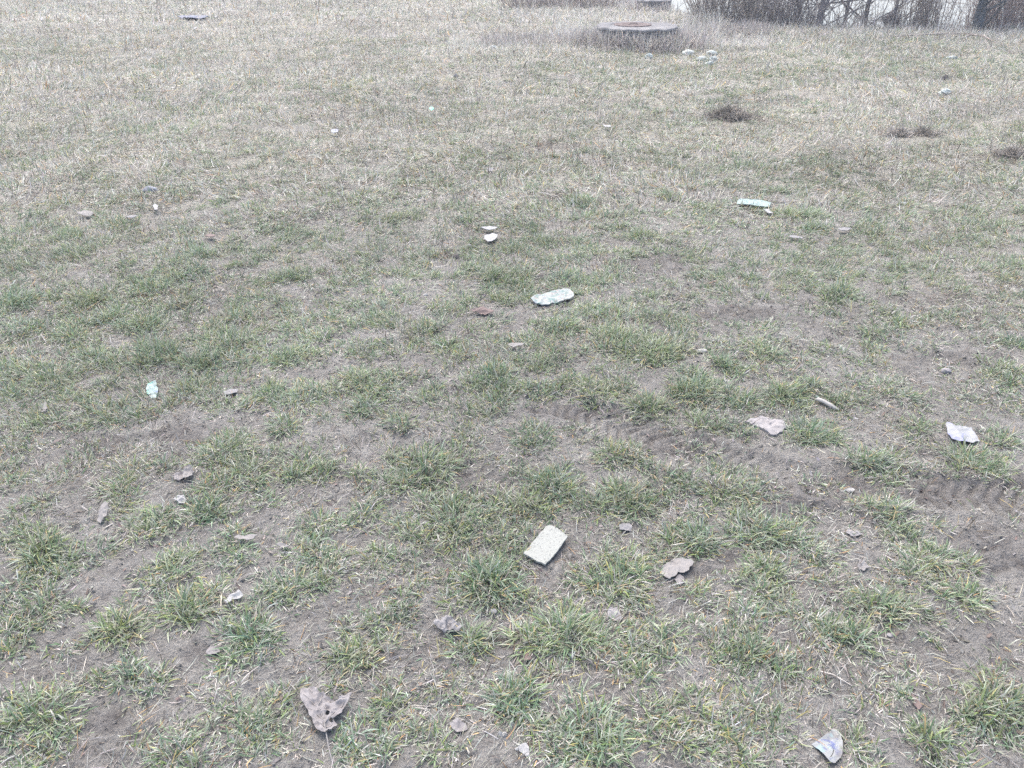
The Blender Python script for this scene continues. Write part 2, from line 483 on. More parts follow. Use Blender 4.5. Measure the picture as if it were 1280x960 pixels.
T1 = "30,410,110 90,400,80 330,400,80s 560,350,90 100,500,80 290,490,80 420,460,70s 540,490,80s 270,540,80 850,550,110 580,600,110s 720,640,70s 350,620,80 870,620,80 1080,610,70s 900,460,80 1200,530,60 1060,310,80 740,230,60s 260,160,60s 50,280,50 300,230,60 720,300,70 1080,160,60 100,660,90 200,690,100 640,320,60 460,120,60"
T2 = "1000,540,90s 1150,590,100s 560,310,80s 740,180,50s 1040,230,50 1110,160,50s 1000,450,80 300,500,70 120,470,60 380,570,50s 560,680,70s 50,690,70 810,500,70s 830,320,60s 640,210,60 880,30,60s 200,90,60 470,100,40 1200,10,50s 1200,460,60 680,360,50 590,400,50s 700,130,50 980,330,50"
T3 = "330,600,60s 270,320,40s 590,370,70s 500,130,40s 1250,560,50s 400,80,50s 150,630,60s 1220,660,70 60,680,50s 890,280,40 1090,120,50 1190,120,50 760,230,40 480,80,60s 440,310,50"
tl = []
for (ox, oy), txt in (((0, 470), T4), ((430, 470), T5), ((850, 470), T6), ((0, 710), T7), ((430, 710), T8), ((850, 710), T9), ((0, 240), T1), ((430, 240), T2), ((850, 240), T3)):
    for w in txt.split():
        s_ = {'s': 1.5, 'p': 0.6}.get(w[-1], 1.0)
        a, b, c = (float(v) for v in w.rstrip('sp').split(','))
        tl.append((ox + a * 0.336, oy + b * 0.336 + 0.10 * c * 0.336, c * 0.336, s_))
tl = np.array(tl)
TLX, TLY, _ = ground(tl[:, 0], tl[:, 1])
TLR = tl[:, 2] / pxscale(TLX, TLY) * 0.92
TLS = tl[:, 3]
# EOF-PART-1
# ------------------------------------------------------------------ tubes: stems, branches, twigs
def tubes(paths, radii, sides=5):
    """Tapered tubes along paths: list of (k,3) arrays and (k,) radii -> vertices, quads, tip triangles."""
    co, quads, n0 = [], [], 0
    a = np.arange(sides) * 2 * math.pi / sides
    for p, r in zip(paths, radii):
        p = np.asarray(p, float); k = len(p)
        d = np.gradient(p, axis=0); d /= np.linalg.norm(d, axis=1)[:, None] + 1e-9
        ref = np.where(np.abs(d[:, 2:3]) > 0.9, np.array([[1.0, 0, 0]]), np.array([[0, 0, 1.0]]))
        u = np.cross(d, ref); u /= np.linalg.norm(u, axis=1)[:, None] + 1e-9
        v = np.cross(d, u)
        ring = p[:, None, :] + np.asarray(r, float)[:, None, None] * (np.cos(a)[None, :, None] * u[:, None, :] + np.sin(a)[None, :, None] * v[:, None, :])
        co.append(ring.reshape(-1, 3))
        i = np.arange(k - 1)[:, None] * sides; j = np.arange(sides)[None, :]; j2 = (j + 1) % sides
        quads.append((n0 + np.stack([i + j, i + j2, i + sides + j2, i + sides + j], -1)).reshape(-1, 4))
        n0 += k * sides
    return np.vstack(co), np.vstack(quads)

def tube_obj(name, paths, radii, mat, parent=None, sides=5, origin=None):
    co, q = tubes(paths, radii, sides)
    if origin is not None:
        co = co - np.asarray(origin)
    o = link(name, mesh_from(co, [q], name, mat), parent)
    if origin is not None and parent is None:
        o.location = origin
    return o

def wander(p0, d, length, k, wob, up=0.0):
    p = [np.array(p0, float)]; d = np.array(d, float); d /= np.linalg.norm(d)
    for _ in range(k):
        d = d + rng.normal(0, wob, 3) + np.array([0, 0, up]); d /= np.linalg.norm(d)
        p.append(p[-1] + d * length / k)
    return np.array(p)

def bark_mat(name, a, b_):
    m, nt, b = new_mat(name)
    pos = N(nt, 'ShaderNodeTexCoord').outputs['Object']
    mp = N(nt, 'ShaderNodeMapping'); mp.inputs['Scale'].default_value = (1, 1, 0.25)
    nt.links.new(pos, mp.inputs['Vector'])
    n1 = noise(nt, 22, 5, 0.65, mp.outputs[0])
    nt.links.new(ramp(nt, n1, [(0.35, a), (0.68, b_)]), b.inputs['Base Color'])
    b.inputs['Roughness'].default_value = 0.9
    bump(nt, b, n1, 0.6, 0.02)
    return m
M_BARK = bark_mat('grey_bark', (0.10, 0.092, 0.097), (0.25, 0.23, 0.23))
M_BARK_DARK = bark_mat('slate_bark', (0.045, 0.055, 0.065), (0.115, 0.13, 0.14))
M_TWIG_BROWN = bark_mat('brown_twig', (0.19, 0.16, 0.14), (0.40, 0.345, 0.305))
M_TWIG_RED = bark_mat('reddish_twig', (0.28, 0.215, 0.20), (0.50, 0.42, 0.39))
M_TWIG_DARK = bark_mat('dark_twig', (0.14, 0.127, 0.13), (0.31, 0.28, 0.275))
M_TWIG_PALE = bark_mat('pale_twig', (0.30, 0.27, 0.245), (0.54, 0.50, 0.455))

def bank_point(px, e):
    """Ground point on the bank at image column px (near the crest), e metres behind its edge."""
    y = 16.0
    for _ in range(6):
        x = (px - 640) / FPX * (y * cp + (CAM_H - 0.2) * sp)
        y = float(bank_edge(np.array(x))) + e
    return x, y, float(H(np.array(x), np.array(y)))

def thing(name, loc, label, cat, group=None):
    o = bpy.data.objects.new(name, None)
    COL.objects.link(o)
    o.location = loc
    o.empty_display_size = 0.1
    return tag(o, label, cat, group)

# ------------------------------------------------------------------ bare trees on the bank
def tree(px, e, diam, height, lean, mat, label, fork=None, nbr=16, low=0.9):
    x, y, z = bank_point(px, e)
    o = thing('bare_tree', (x, y, z), label, 'tree', 'bare trees on the river bank')
    k = 9
    tr = wander((0, 0, -0.05), (lean[0], lean[1], 1), height, k, 0.045)
    rr = diam / 2 * (1.25 - np.linspace(0, 1, k + 1) ** 0.8 * 1.1); rr[0] *= 1.35
    tube_obj('trunk', [tr], [np.maximum(rr, 0.006)], mat, o, 9)
    P, Q = [], []
    def branch(p, d, L, r, lev):
        b = wander(p, d, L, 5, 0.13, 0.05)
        P.append(b); Q.append(np.linspace(r, r * 0.25, 6))
        if lev:
            for _ in range(5):
                i = rng.integers(1, 6)
                dd = (b[i] - b[i - 1]) / np.linalg.norm(b[i] - b[i - 1]) + rng.normal(0, 0.65, 3)
                branch(b[i], dd, L * rng.uniform(0.35, 0.65), r * 0.45, lev - 1)
    for _ in range(nbr):
        i = rng.integers(2, k + 1) if rng.random() < 0.8 else 1
        f = rng.random()
        p = tr[i - 1] * (1 - f) + tr[i] * f
        a = rng.random() * 6.28
        branch(p, (math.cos(a), math.sin(a), rng.uniform(0.2, 1.0)), height * rng.uniform(0.2, 0.4), diam * 0.2, 2)
    if fork:
        for (h0, d, L, r) in fork:
            p = np.array([np.interp(h0, tr[:, 2], tr[:, j]) for j in range(3)])
            branch(p, d, L, r, 2)
    tube_obj('crown', P, Q, mat, o, 4)
    return o

tree(1026, 0.5, 0.085, 5.2, (0.02, 0.05), M_BARK, 'slim grey brown bare tree with a straight double stem at the thicket edge', [(0.15, (0.18, 0.1, 1), 2.6, 0.03)])
tree(1058, 0.9, 0.055, 4.2, (-0.04, 0.1), M_BARK, 'thin bare sapling with a branch slanting across it in front of the water', [(0.45, (-0.7, -0.1, 0.75), 1.6, 0.022), (0.5, (0.9, 0.05, -0.55), 0.9, 0.018)])
tree(1083, 1.2, 0.075, 6.0, (0.015, 0.05), M_BARK_DARK, 'dark slate bare tree alone before bright water with a limb reaching left', [(0.75, (-1, 0.0, -0.22), 1.2, 0.022), (0.95, (1, 0, 0.1), 0.5, 0.014)])
tree(1118, 0.6, 0.05, 4.6, (0.03, 0.05), M_BARK, 'thin upright bare tree rising behind the round twig ball', [(0.3, (0.15, 0, 1), 1.8, 0.015)])
tree(1224, 0.3, 0.125, 6.5, (-0.06, 0.02), M_BARK_DARK, 'thick dark bare trunk beside the reddish bush', [(0.55, (-1, 0.1, 0.06), 0.9, 0.012)], low=1.2)
tree(1000, 1.0, 0.06, 4.5, (0.03, 0.05), M_BARK, 'bare tree half buried in the dark thicket left of the open water', [(0.4, (-0.4, 0, 1), 1.8, 0.02)])

# ------------------------------------------------------------------ bushes: stems and twigs
def bush(px, e, rad, height, nst, mat, tmat, label, spread=0.35, ntw=7, cat='bush', xyz=None, low_fill=0.0, group='leafless bushes on the bank'):
    x, y, z = xyz or bank_point(px, e)
    o = thing('bare_bush', (x, y, z), label, cat, group)
    P, Q, TP, TQ = [], [], [], []
    for _ in range(int(nst * 1.5)):
        a, q = rng.random() * 6.28, math.sqrt(rng.random())
        p0 = (math.cos(a) * q * rad, math.sin(a) * q * rad * 0.6, 0)
        p0 = (p0[0], p0[1], float(H(np.array(x + p0[0]), np.array(y + p0[1]))) - z - 0.03)
        d = (math.cos(a) * spread * q + rng.normal(0, spread * 0.5), rng.normal(0, spread * 0.5), 1)
        L = height * rng.uniform(0.6, 1.15)
        s = wander(p0, d, L, 6, 0.09)
        r0 = rng.uniform(0.0045, 0.0095)
        P.append(s); Q.append(np.linspace(r0, r0 * 0.35, 7))
        for _ in range(ntw):
            f = rng.random() ** (1.0 + low_fill) * 5.99
            i = int(f)
            p = s[i] + (s[i + 1] - s[i]) * (f - i)
            dd = rng.normal(0, 1, 3) + np.array([0, 0, 0.55])
            TP.append(wander(p, dd, height * rng.uniform(0.10, 0.30), 3, 0.22))
            TQ.append(np.linspace(r0 * 0.5, 0.0016, 4))
    tube_obj('stem', P, Q, mat, o, 4)
    tube_obj('crown', TP, TQ, tmat, o, 3)
    return o

bush(872, 0.8, 0.55, 1.3, 50, M_TWIG_BROWN, M_TWIG_PALE, 'pale brown scraggly bush at the left end of the thicket', 0.5, 9)
bush(905, 1.0, 0.6, 1.7, 50, M_TWIG_BROWN, M_TWIG_DARK, 'dark blue grey tangled bush in the left half of the thicket', 0.4, 14, low_fill=0.6)
bush(938, 1.2, 0.6, 1.8, 46, M_TWIG_PALE, M_TWIG_DARK, 'dense dark bush with pale crossing canes in mid thicket', 0.45, 14, low_fill=0.6)
bush(968, 0.9, 0.55, 1.7, 40, M_TWIG_BROWN, M_TWIG_DARK, 'brown and grey tangled bush right of the darkest bush', 0.4, 14, low_fill=0.6)
bush(992, 0.5, 0.40, 1.1, 46, M_TWIG_DARK, M_TWIG_DARK, 'low dark bush filling the foot of the thicket by the slim double tree', 0.5, 16, low_fill=1.0)
bush(1040, 0.9, 0.35, 0.9, 7, M_TWIG_BROWN, M_TWIG_BROWN, 'sparse see-through bush between two slim bare trees', 0.45, 8)
bush(1068, 0.5, 0.5, 0.55, 16, M_TWIG_BROWN, M_TWIG_BROWN, 'low arching bramble before the bright water', 1.2, 6)
bush(1098, 0.8, 0.45, 1.3, 16, M_TWIG_PALE, M_TWIG_BROWN, 'fan of thin leaning canes left of the twig ball', 0.7, 5)
bush(1138, 0.7, 0.32, 1.5, 18, M_TWIG_PALE, M_TWIG_PALE, 'tall pale brown bush of upright canes right of the twig ball', 0.18, 8)
bush(1158, 0.5, 0.26, 1.4, 26, M_TWIG_BROWN, M_TWIG_BROWN, 'thick brown bush of upright canes with a dark foot', 0.16, 12, low_fill=0.7)
bush(1176, 0.8, 0.28, 1.5, 16, M_TWIG_RED, M_TWIG_BROWN, 'upright bush with a few reddish canes in front of the water', 0.2, 9)
bush(1202, 1.1, 0.35, 1.2, 9, M_TWIG_PALE, M_TWIG_PALE, 'thin pale veil of canes over bright water beside the thick dark trunk', 0.22, 8)
bush(1244, 0.5, 0.42, 1.6, 62, M_TWIG_RED, M_TWIG_RED, 'dense reddish brown bush right of the thick dark trunk', 0.2, 12, low_fill=0.5)
bush(1276, 0.6, 0.5, 1.7, 66, M_TWIG_RED, M_TWIG_BROWN, 'dense purple brown bush at the right edge of the view', 0.22, 12, low_fill=0.5)
bush(1312, 0.7, 0.5, 1.6, 70, M_TWIG_BROWN, M_TWIG_BROWN, 'dense brown bush just past the right edge of the view', 0.25, 9)

# round ball of dense twigs
bx_, by_, bz_ = bank_point(1113, 0.35)
bo = thing('twig_ball', (bx_, by_, bz_), 'round dark ball of dense twigs at the water edge of the bank', 'bush')
P, Q = [], []
for _ in range(420):
    d = rng.normal(0, 1, 3); d /= np.linalg.norm(d)
    c = np.array([0, 0, 0.20]) + d * np.array([0.17, 0.15, 0.10]) * rng.uniform(0.3, 1)
    P.append(wander(c, rng.normal(0, 1, 3), rng.uniform(0.05, 0.12), 3, 0.5)); Q.append(np.linspace(0.0035, 0.0018, 4))
tube_obj('crown', P, Q, M_TWIG_DARK, bo, 3)
tube_obj('stem', [wander((rng.normal(0, 0.06), rng.normal(0, 0.05), -0.05), (rng.normal(0, 0.4), rng.normal(0, 0.3), 1), 0.28, 4, 0.1) for _ in range(9)], [np.linspace(0.012, 0.005, 5)] * 9, M_TWIG_DARK, bo, 5)

# scrub on the far side, left of the thicket
for px_s, py_s, w_s, lab in ((655, 9, 0.5, 'low purple grey scrub at the far left of the weed belt'), (700, 8, 0.5, 'low purple grey scrub left of the second concrete ring'),
                             (745, 9, 0.5, 'tangle of grey scrub just left of the second concrete ring'), (850, 9, 0.5, 'tangle of brown scrub between the second concrete ring and the thicket')):
    gx, gy, gz = (float(v) for v in ground(px_s, py_s))
    bush(0, 0, w_s, 0.42, 46, M_TWIG_BROWN, M_TWIG_BROWN, lab, 0.6, 7, 'scrub', (gx, gy, gz), group='low scrub in the weed belt')

# ------------------------------------------------------------------ concrete well rings
def concrete_mat():
    m, nt, b = new_mat('weathered_concrete')
    pos = N(nt, 'ShaderNodeTexCoord').outputs['Object']
    n1 = noise(nt, 5, 6, 0.65, pos); n2 = noise(nt, 60, 4, 0.7, pos)
    c = ramp(nt, n1, [(0.3, (0.09, 0.09, 0.096)), (0.55, (0.17, 0.169, 0.173)), (0.75, (0.27, 0.268, 0.265))])
    c = mix(nt, 0.4, c, ramp(nt, n2, [(0.35, (0.10, 0.098, 0.098)), (0.65, (0.30, 0.295, 0.29))]))
    nt.links.new(c, b.inputs['Base Color']); b.inputs['Roughness'].default_value = 0.92
    bump(nt, b, n2, 0.6, 0.01)
    return m
M_CONC = concrete_mat()

def rust_mat():
    m, nt, b = new_mat('rusty_iron')
    pos = N(nt, 'ShaderNodeTexCoord').outputs['Object']
    n1 = noise(nt, 14, 6, 0.7, pos)
    nt.links.new(ramp(nt, n1, [(0.3, (0.075, 0.058, 0.055)), (0.55, (0.13, 0.102, 0.096)), (0.75, (0.20, 0.17, 0.16))]), b.inputs['Base Color'])
    b.inputs['Roughness'].default_value = 0.85
    bump(nt, b, n1, 0.5, 0.01)
    return m
M_RUST = rust_mat()

def lathe(name, prof, mat, parent=None, n=72, jitter=0.0, closed_top=False):
    a = np.arange(n) * 2 * math.pi / n
    prof = np.array(prof, float)
    rj = 1 + jitter * (vnoise(np.cos(a)[None] * 4 + prof[:, :1] * 3, np.sin(a)[None] * 4 + prof[:, 1:] * 9, 55))
    co = np.stack([prof[:, :1] * rj * np.cos(a), prof[:, :1] * rj * np.sin(a), prof[:, 1:] + jitter * 0.4 * vnoise(np.cos(a)[None] * 6, np.sin(a)[None] * 6 + 7 * prof[:, :1], 56)], -1).reshape(-1, 3)
    k = len(prof)
    i = np.arange(k - 1)[:, None] * n; j = np.arange(n)[None, :]; j2 = (j + 1) % n
    q = np.stack([i + j, i + j2, i + n + j2, i + n + j], -1).reshape(-1, 4)
    me = mesh_from(co, [q], name, mat)
    me.set_sharp_from_angle(angle=R(40))
    return link(name, me, parent)

def well(px, py_top, wpx, h, label, lid):
    x, y = (float(v) for v in on_plane(px, py_top, h))
    z = float(H(np.array(x), np.array(y)))
    x, y = (float(v) for v in on_plane(px, py_top, h + z))
    r = wpx / 2 / float(FPX / (y * cp + (CAM_H - h - z) * sp))
    o = thing('well_ring', (x, y, z), label, 'well', 'concrete well rings')
    lathe('ring_wall', [(r * 0.965, -0.15), (r * 0.965, h * 0.5), (r * 0.965, h - 0.035)], M_CONC, o, jitter=0.012)
    lathe('top_slab', [(r * 0.96, h - 0.034), (r, h - 0.032), (r * 1.0, h - 0.012), (r * 0.985, h), (r * 0.66, h + 0.004), (r * 0.64, h - 0.004), (r * 0.64, h - 0.05)], M_CONC, o, jitter=0.028)
    if lid:
        l = lathe('lid', [(0.0, h + 0.008), (r * 0.38, h + 0.007), (r * 0.45, h + 0.010), (r * 0.46, h + 0.004), (r * 0.46, h - 0.04)], M_RUST, o, jitter=0.006)
        l.location = (-r * 0.08, r * 0.16, 0)
        lathe('cover_plate', [(0.0, h - 0.004), (r * 0.5, h - 0.003), (r * 0.645, h - 0.005)], M_CONC, o, jitter=0.004)
        hp = [np.array([(-0.06, -0.1, h + 0.012), (-0.055, -0.1, h + 0.035), (0.055, -0.1, h + 0.035), (0.06, -0.1, h + 0.012)])]
        tube_obj('handle', hp, [np.full(4, 0.007)], M_RUST, l, 6)
    else:
        lathe('lid', [(0.0, h - 0.015), (r * 0.5, h - 0.014), (r * 0.635, h - 0.016)], M_CONC, o, jitter=0.004)
    FOOT.append((np.array([x, y]), np.array([[x + r * math.cos(t), y + r * math.sin(t)] for t in np.linspace(0, 6.1, 20)]), r))
    return x, y, z, r
WELL = well(796, 31.8, 103, 0.27, 'round concrete well ring with a rusty lid among dry weeds', True)
WELL2 = well(818, -0.5, 44, 0.18, 'smaller far concrete ring with a flat grey top behind the rusty lidded one', False)

# ------------------------------------------------------------------ litter
def resample(poly, m):
    p = np.array(poly, float); q = np.roll(p, -1, 0)
    L = np.hypot(*(q - p).T)
    out = []
    for a, b, l in zip(p, q, L):
        k = max(1, int(round(m * l / L.sum())))
        for t in range(k):
            out.append(a + (b - a) * t / k)
    return np.array(out)

def sheet(name, poly, label, cat, mat, lift=0.006, thick=0.0015, crumple=0.004, freq=40, curl=0.0, tilt=(0, 0), m=64, rings=12, holes=(), edge=0.0028, group=None, foot=True, zf=None, follow=True, ridge=True):
    """A thin piece of litter: outline in photo pixels, projected on the ground, with real thickness and creases."""
    p = np.array(poly, float)
    gx, gy, gz = (float(v) for v in ground(*p.mean(0)))
    X, Y = on_plane(p[:, 0], p[:, 1], gz + lift)
    P2 = np.stack([X, Y], -1)
    c = P2.mean(0)
    if foot:
        footprint(P2)
    b = resample(P2, m)
    seed = int(abs(p.sum())) % 1000
    b = b + edge * np.stack([vnoise(b[:, 0] * 90, b[:, 1] * 90, seed), vnoise(b[:, 0] * 90, b[:, 1] * 90, seed + 1)], -1)
    M_ = len(b)
    fr = np.linspace(1, 0.02, rings)
    pts = c + (b - c)[None] * fr[:, None, None]
    rad = np.max(np.hypot(*(b - c).T))
    xy = pts.reshape(-1, 2)
    l = xy - c
    nz = fbm(xy[:, 0] * freq, xy[:, 1] * freq, seed, 3)
    if ridge:
        nz = 1 - 2.2 * np.abs(nz)
    z = gz + lift + crumple * nz + curl * (np.hypot(*l.T) / rad) ** 2 + l[:, 0] * tilt[0] + l[:, 1] * tilt[1]
    if zf is not None:
        z = z + zf(l[:, 0], l[:, 1])
    if follow:
        z = np.maximum(z, H2(xy[:, 0], xy[:, 1]) + thick + 0.001)
    top = np.column_stack([l, z - gz]); bot = top - np.array([0, 0, thick])
    n = len(top)
    top = np.vstack([top, [[0, 0, top[-M_:, 2].mean()]]]); bot = np.vstack([bot, [[0, 0, bot[-M_:, 2].mean()]]])
    i = np.arange(rings - 1)[:, None] * M_; j = np.arange(M_)[None, :]; j2 = (j + 1) % M_
    q = np.stack([i + j, i + j2, i + M_ + j2, i + M_ + j], -1).reshape(-1, 4)
    tri = np.stack([n - M_ + np.arange(M_), n - M_ + (np.arange(M_) + 1) % M_, np.full(M_, n)], -1)
    hol = np.zeros(len(q), bool)
    for hx, hy, hr in holes:
        wx, wy = on_plane(hx, hy, gz + lift)
        hol |= np.hypot(top[q].mean(1)[:, 0] + c[0] - wx, top[q].mean(1)[:, 1] + c[1] - wy) < hr
    qt = q[~hol]
    side = np.stack([np.arange(M_), (np.arange(M_) + 1) % M_], -1)
    sq = np.column_stack([side[:, 0], side[:, 0] + n + 1, side[:, 1] + n + 1, side[:, 1]])
    me = mesh_from(np.vstack([top, bot]), [qt, qt[:, ::-1] + n + 1, sq, tri, tri[:, ::-1] + n + 1], name, mat)
    me.set_sharp_from_angle(angle=R(50))
    o = link(name, me)
    o.location = (c[0], c[1], gz)
    return tag(o, label, cat, group)

def litter_mat(name, base, dirt, patches=(), rough=0.6, transl=0.0, speck=0.0, scale=30, dirt_amt=0.5):
    """Paper or film: a base colour, grime with its own shape, printed patches."""
    m, nt, b = new_mat(name)
    pos = N(nt, 'ShaderNodeTexCoord').outputs['Object']
    c = mix(nt, 0.0, base, base)
    for k, (col, sc, lo, hi) in enumerate(patches):
        mp = N(nt, 'ShaderNodeMapping'); mp.inputs['Location'].default_value = (3.1 * k + 1.7, 5.3 * k, 0.7)
        nt.links.new(pos, mp.inputs['Vector'])
        n = noise(nt, sc, 2, 0.5, mp.outputs[0], 0.6)
        r = ramp(nt, n, [(lo, (0, 0, 0)), (hi, (1, 1, 1))])
        c = mix(nt, r, c, col)
    n1 = noise(nt, scale, 5, 0.7, pos)
    r = ramp(nt, n1, [(0.45, (0, 0, 0)), (0.75, (dirt_amt,) * 3)])
    c = mix(nt, r, c, dirt)
    if speck:
        n2 = noise(nt, 170, 3, 0.6, pos)
        c = mix(nt, ramp(nt, n2, [(0.56, (0, 0, 0)), (0.64, (speck,) * 3)]), c, (0.13, 0.13, 0.125))
    nt.links.new(c, b.inputs['Base Color'])
    b.inputs['Roughness'].default_value = rough
    bump(nt, b, n1, 0.25, 0.003)
    if transl:
        tr = N(nt, 'ShaderNodeBsdfTranslucent'); nt.links.new(c, tr.inputs['Color'])
        mx = N(nt, 'ShaderNodeMixShader', Fac=transl)
        nt.links.new(b.outputs[0], mx.inputs[1]); nt.links.new(tr.outputs[0], mx.inputs[2])
        nt.links.new(mx.outputs[0], nt.nodes['Material Output'].inputs['Surface'])
    return m
DIRT = (0.20, 0.185, 0.18)
M_CARD = litter_mat('pale_speckled_board', (0.265, 0.272, 0.252), (0.211, 0.222, 0.199), speck=0.65, rough=0.85, scale=55, dirt_amt=0.55)
M_BAG = litter_mat('printed_white_film', (0.315, 0.345, 0.33), DIRT, [((0.155, 0.235, 0.22), 22, 0.53, 0.62), ((0.33, 0.25, 0.225), 60, 0.60, 0.66), ((0.19, 0.22, 0.25), 40, 0.62, 0.68)], 0.4, 0.2, scale=28, dirt_amt=0.45)
M_MINT = litter_mat('pale_mint_film', (0.30, 0.375, 0.35), DIRT, [((0.19, 0.30, 0.285), 40, 0.55, 0.66)], 0.45, 0.2, scale=30, dirt_amt=0.35)
M_MINT_BLUE = litter_mat('mint_film_with_blue', (0.312, 0.390, 0.367), DIRT, [((0.203, 0.406, 0.359), 34, 0.54, 0.62), ((0.125, 0.156, 0.328), 42, 0.64, 0.70)], 0.45, 0.2, scale=30, dirt_amt=0.15)
M_FOAM = litter_mat('pale_mint_foam', (0.46, 0.49, 0.455), DIRT, (), 0.6, 0.1, scale=30, dirt_amt=0.15)
M_BLUE = litter_mat('blue_printed_clear_film', (0.30, 0.315, 0.315), DIRT, [((0.20, 0.19, 0.185), 24, 0.52, 0.64), ((0.16, 0.18, 0.31), 60, 0.56, 0.66), ((0.27, 0.36, 0.37), 40, 0.58, 0.66)], 0.35, 0.25, scale=24, dirt_amt=0.55)
M_WHITE = litter_mat('white_paper', (0.335, 0.335, 0.332), DIRT, (), 0.75, 0.15, scale=40, dirt_amt=0.3)
M_LAV = litter_mat('white_and_lavender_film', (0.320, 0.328, 0.335), DIRT, [((0.281, 0.289, 0.406), 26, 0.54, 0.60)], 0.45, 0.2, scale=30, dirt_amt=0.3)
M_TISSUE = litter_mat('grey_tissue', (0.254, 0.248, 0.250), DIRT, (), 0.85, 0.2, scale=45, dirt_amt=0.6)
M_LEAF = litter_mat('grey_dead_leaf', (0.215, 0.202, 0.202), (0.11, 0.096, 0.092), [((0.25, 0.237, 0.237), 30, 0.5, 0.62)], 0.7, 0.1, scale=60, dirt_amt=0.6)
M_LEAF_PALE = litter_mat('pale_dead_leaf', (0.235, 0.223, 0.215), (0.13, 0.118, 0.11), (), 0.75, 0.1, scale=60, dirt_amt=0.6)
M_LEAF_BROWN = litter_mat('brown_dead_leaf', (0.17, 0.13, 0.12), (0.09, 0.07, 0.07), (), 0.7, 0.1, scale=60, dirt_amt=0.5)
M_STONE = litter_mat('pale_stone', (0.30, 0.295, 0.28), (0.27, 0.25, 0.24), (), 0.9, 0, scale=50, dirt_amt=0.7)
M_SLATE = litter_mat('grey_stone', (0.25, 0.26, 0.29), (0.15, 0.15, 0.17), (), 0.9, 0, scale=40, dirt_amt=0.7)
M_NAVY = litter_mat('dark_navy_film', (0.045, 0.055, 0.10), (0.12, 0.12, 0.15), (), 0.4, 0, scale=20, dirt_amt=0.5)
M_CRUST = litter_mat('pale_dry_mud', (0.255, 0.243, 0.243), (0.17, 0.16, 0.16), (), 0.95, 0, scale=50, dirt_amt=0.8)
M_CLOD = litter_mat('dark_clod', (0.11, 0.098, 0.09), (0.18, 0.163, 0.148), (), 0.95, 0, scale=60, dirt_amt=0.7)
M_GREENP = litter_mat('green_plastic', (0.25, 0.62, 0.45), (0.3, 0.5, 0.4), (), 0.4, 0.2)

def blob(name, px, py, wpx, h, label, cat, mat, amp=0.25, depth=0.8, sub=4, freq=2.2, ridge=True, seed=1, rot=0.0, sink=0.15, group=None, flat=0.0, foot=True):
    """A crumpled lump or stone: px, py its foot in the photo, wpx its width there, h its height in metres."""
    gx, gy, gz = (float(v) for v in ground(px, py))
    w = wpx / float(pxscale(gx, gy)) / 2
    bm = bmesh.new()
    bmesh.ops.create_icosphere(bm, subdivisions=sub, radius=1)
    co = np.array([v.co for v in bm.verts])
    n = fbm(co[:, 0] * freq + co[:, 2] * 1.7 * freq, co[:, 1] * freq - co[:, 2] * 1.3 * freq, seed, 3)
    n = (0.5 - 2 * np.abs(n)) if ridge else n
    rr = 1 + amp * n
    co = co * rr[:, None]
    co[:, 2] = np.maximum(co[:, 2], -0.55)
    ca, sa = math.cos(rot), math.sin(rot)
    co[:, 0], co[:, 1] = co[:, 0] * ca - co[:, 1] * sa * depth, co[:, 0] * sa + co[:, 1] * ca * depth
    co *= np.array([w, w, h / 1.55])
    co[:, 2] += h * (0.355 - sink)
    for v, c in zip(bm.verts, co):
        v.co = c
    for f in bm.faces:
        f.smooth = not ridge or True
    me = bpy.data.meshes.new(name)
    bm.to_mesh(me); bm.free()
    me.materials.append(mat)
    me.set_sharp_from_angle(angle=R(35))
    o = link(name, me)
    o.location = (gx, gy + w * depth * 0.3, float(H(np.array(gx), np.array(gy + w * depth * 0.3))))
    if foot:
        t = np.linspace(0, 6.0, 12)
        footprint(np.stack([gx + w * 0.8 * np.cos(t), gy + w * depth * (0.3 + 0.8 * np.sin(t))], -1))
    return tag(o, label, cat, group)

# the board, the bags, the wrappers
sheet('broken_board', [(684, 658), (689, 658), (696, 661.5), (709.5, 671.5), (704, 679), (694, 692), (681.5, 704.5), (676, 701.5), (671, 700), (664, 696), (659, 693.5), (653.5, 690.5), (660, 684.5), (668, 675), (676, 666.5)],
      'pale speckled square piece of board with one broken edge between grass tufts', 'board', M_CARD, lift=0.022, thick=0.006, crumple=0.0012, freq=25, tilt=(0.02, 0.05), edge=0.0008, m=90)
sheet('plastic_bag', [(663, 373), (668, 370), (680, 367), (693, 364), (704, 361.3), (711, 361.5), (717, 367), (717.5, 371), (712, 374), (703, 376.5), (690, 379.5), (678, 381), (672, 380), (667, 377.5)],
      'crumpled white plastic bag with faded green print lying on the grass', 'plastic bag', M_BAG, lift=0.020, thick=0.006, crumple=0.007, freq=18, m=110, rings=22, edge=0.0008)
sheet('wrapper', [(922, 250), (926, 248), (940, 249.3), (952, 250.3), (964, 253), (962, 258.5), (950, 257.5), (938, 256), (921, 255)],
      'long pale mint wrapper strip lying flat on the grass', 'wrapper', M_MINT, lift=0.020, thick=0.004, crumple=0.003, freq=12, m=80, edge=0.0008)
sheet('paper_scrap', [(955, 261.5), (962, 262), (966, 267), (960, 266.5)], 'small white paper scrap just below the long mint strip', 'paper scrap', M_WHITE, lift=0.02, thick=0.003, crumple=0.004)
sheet('wrapper', [(185, 480), (190, 478.8), (195.5, 478), (196.5, 484.5), (198, 487), (197, 492), (193, 496), (189, 496.5), (185, 493.5), (183, 488), (184, 484)],
      'small crumpled mint green wrapper with a blue mark on bare soil', 'wrapper', M_MINT_BLUE, lift=0.012, thick=0.002, crumple=0.008, freq=32, tilt=(0.1, 0.15))
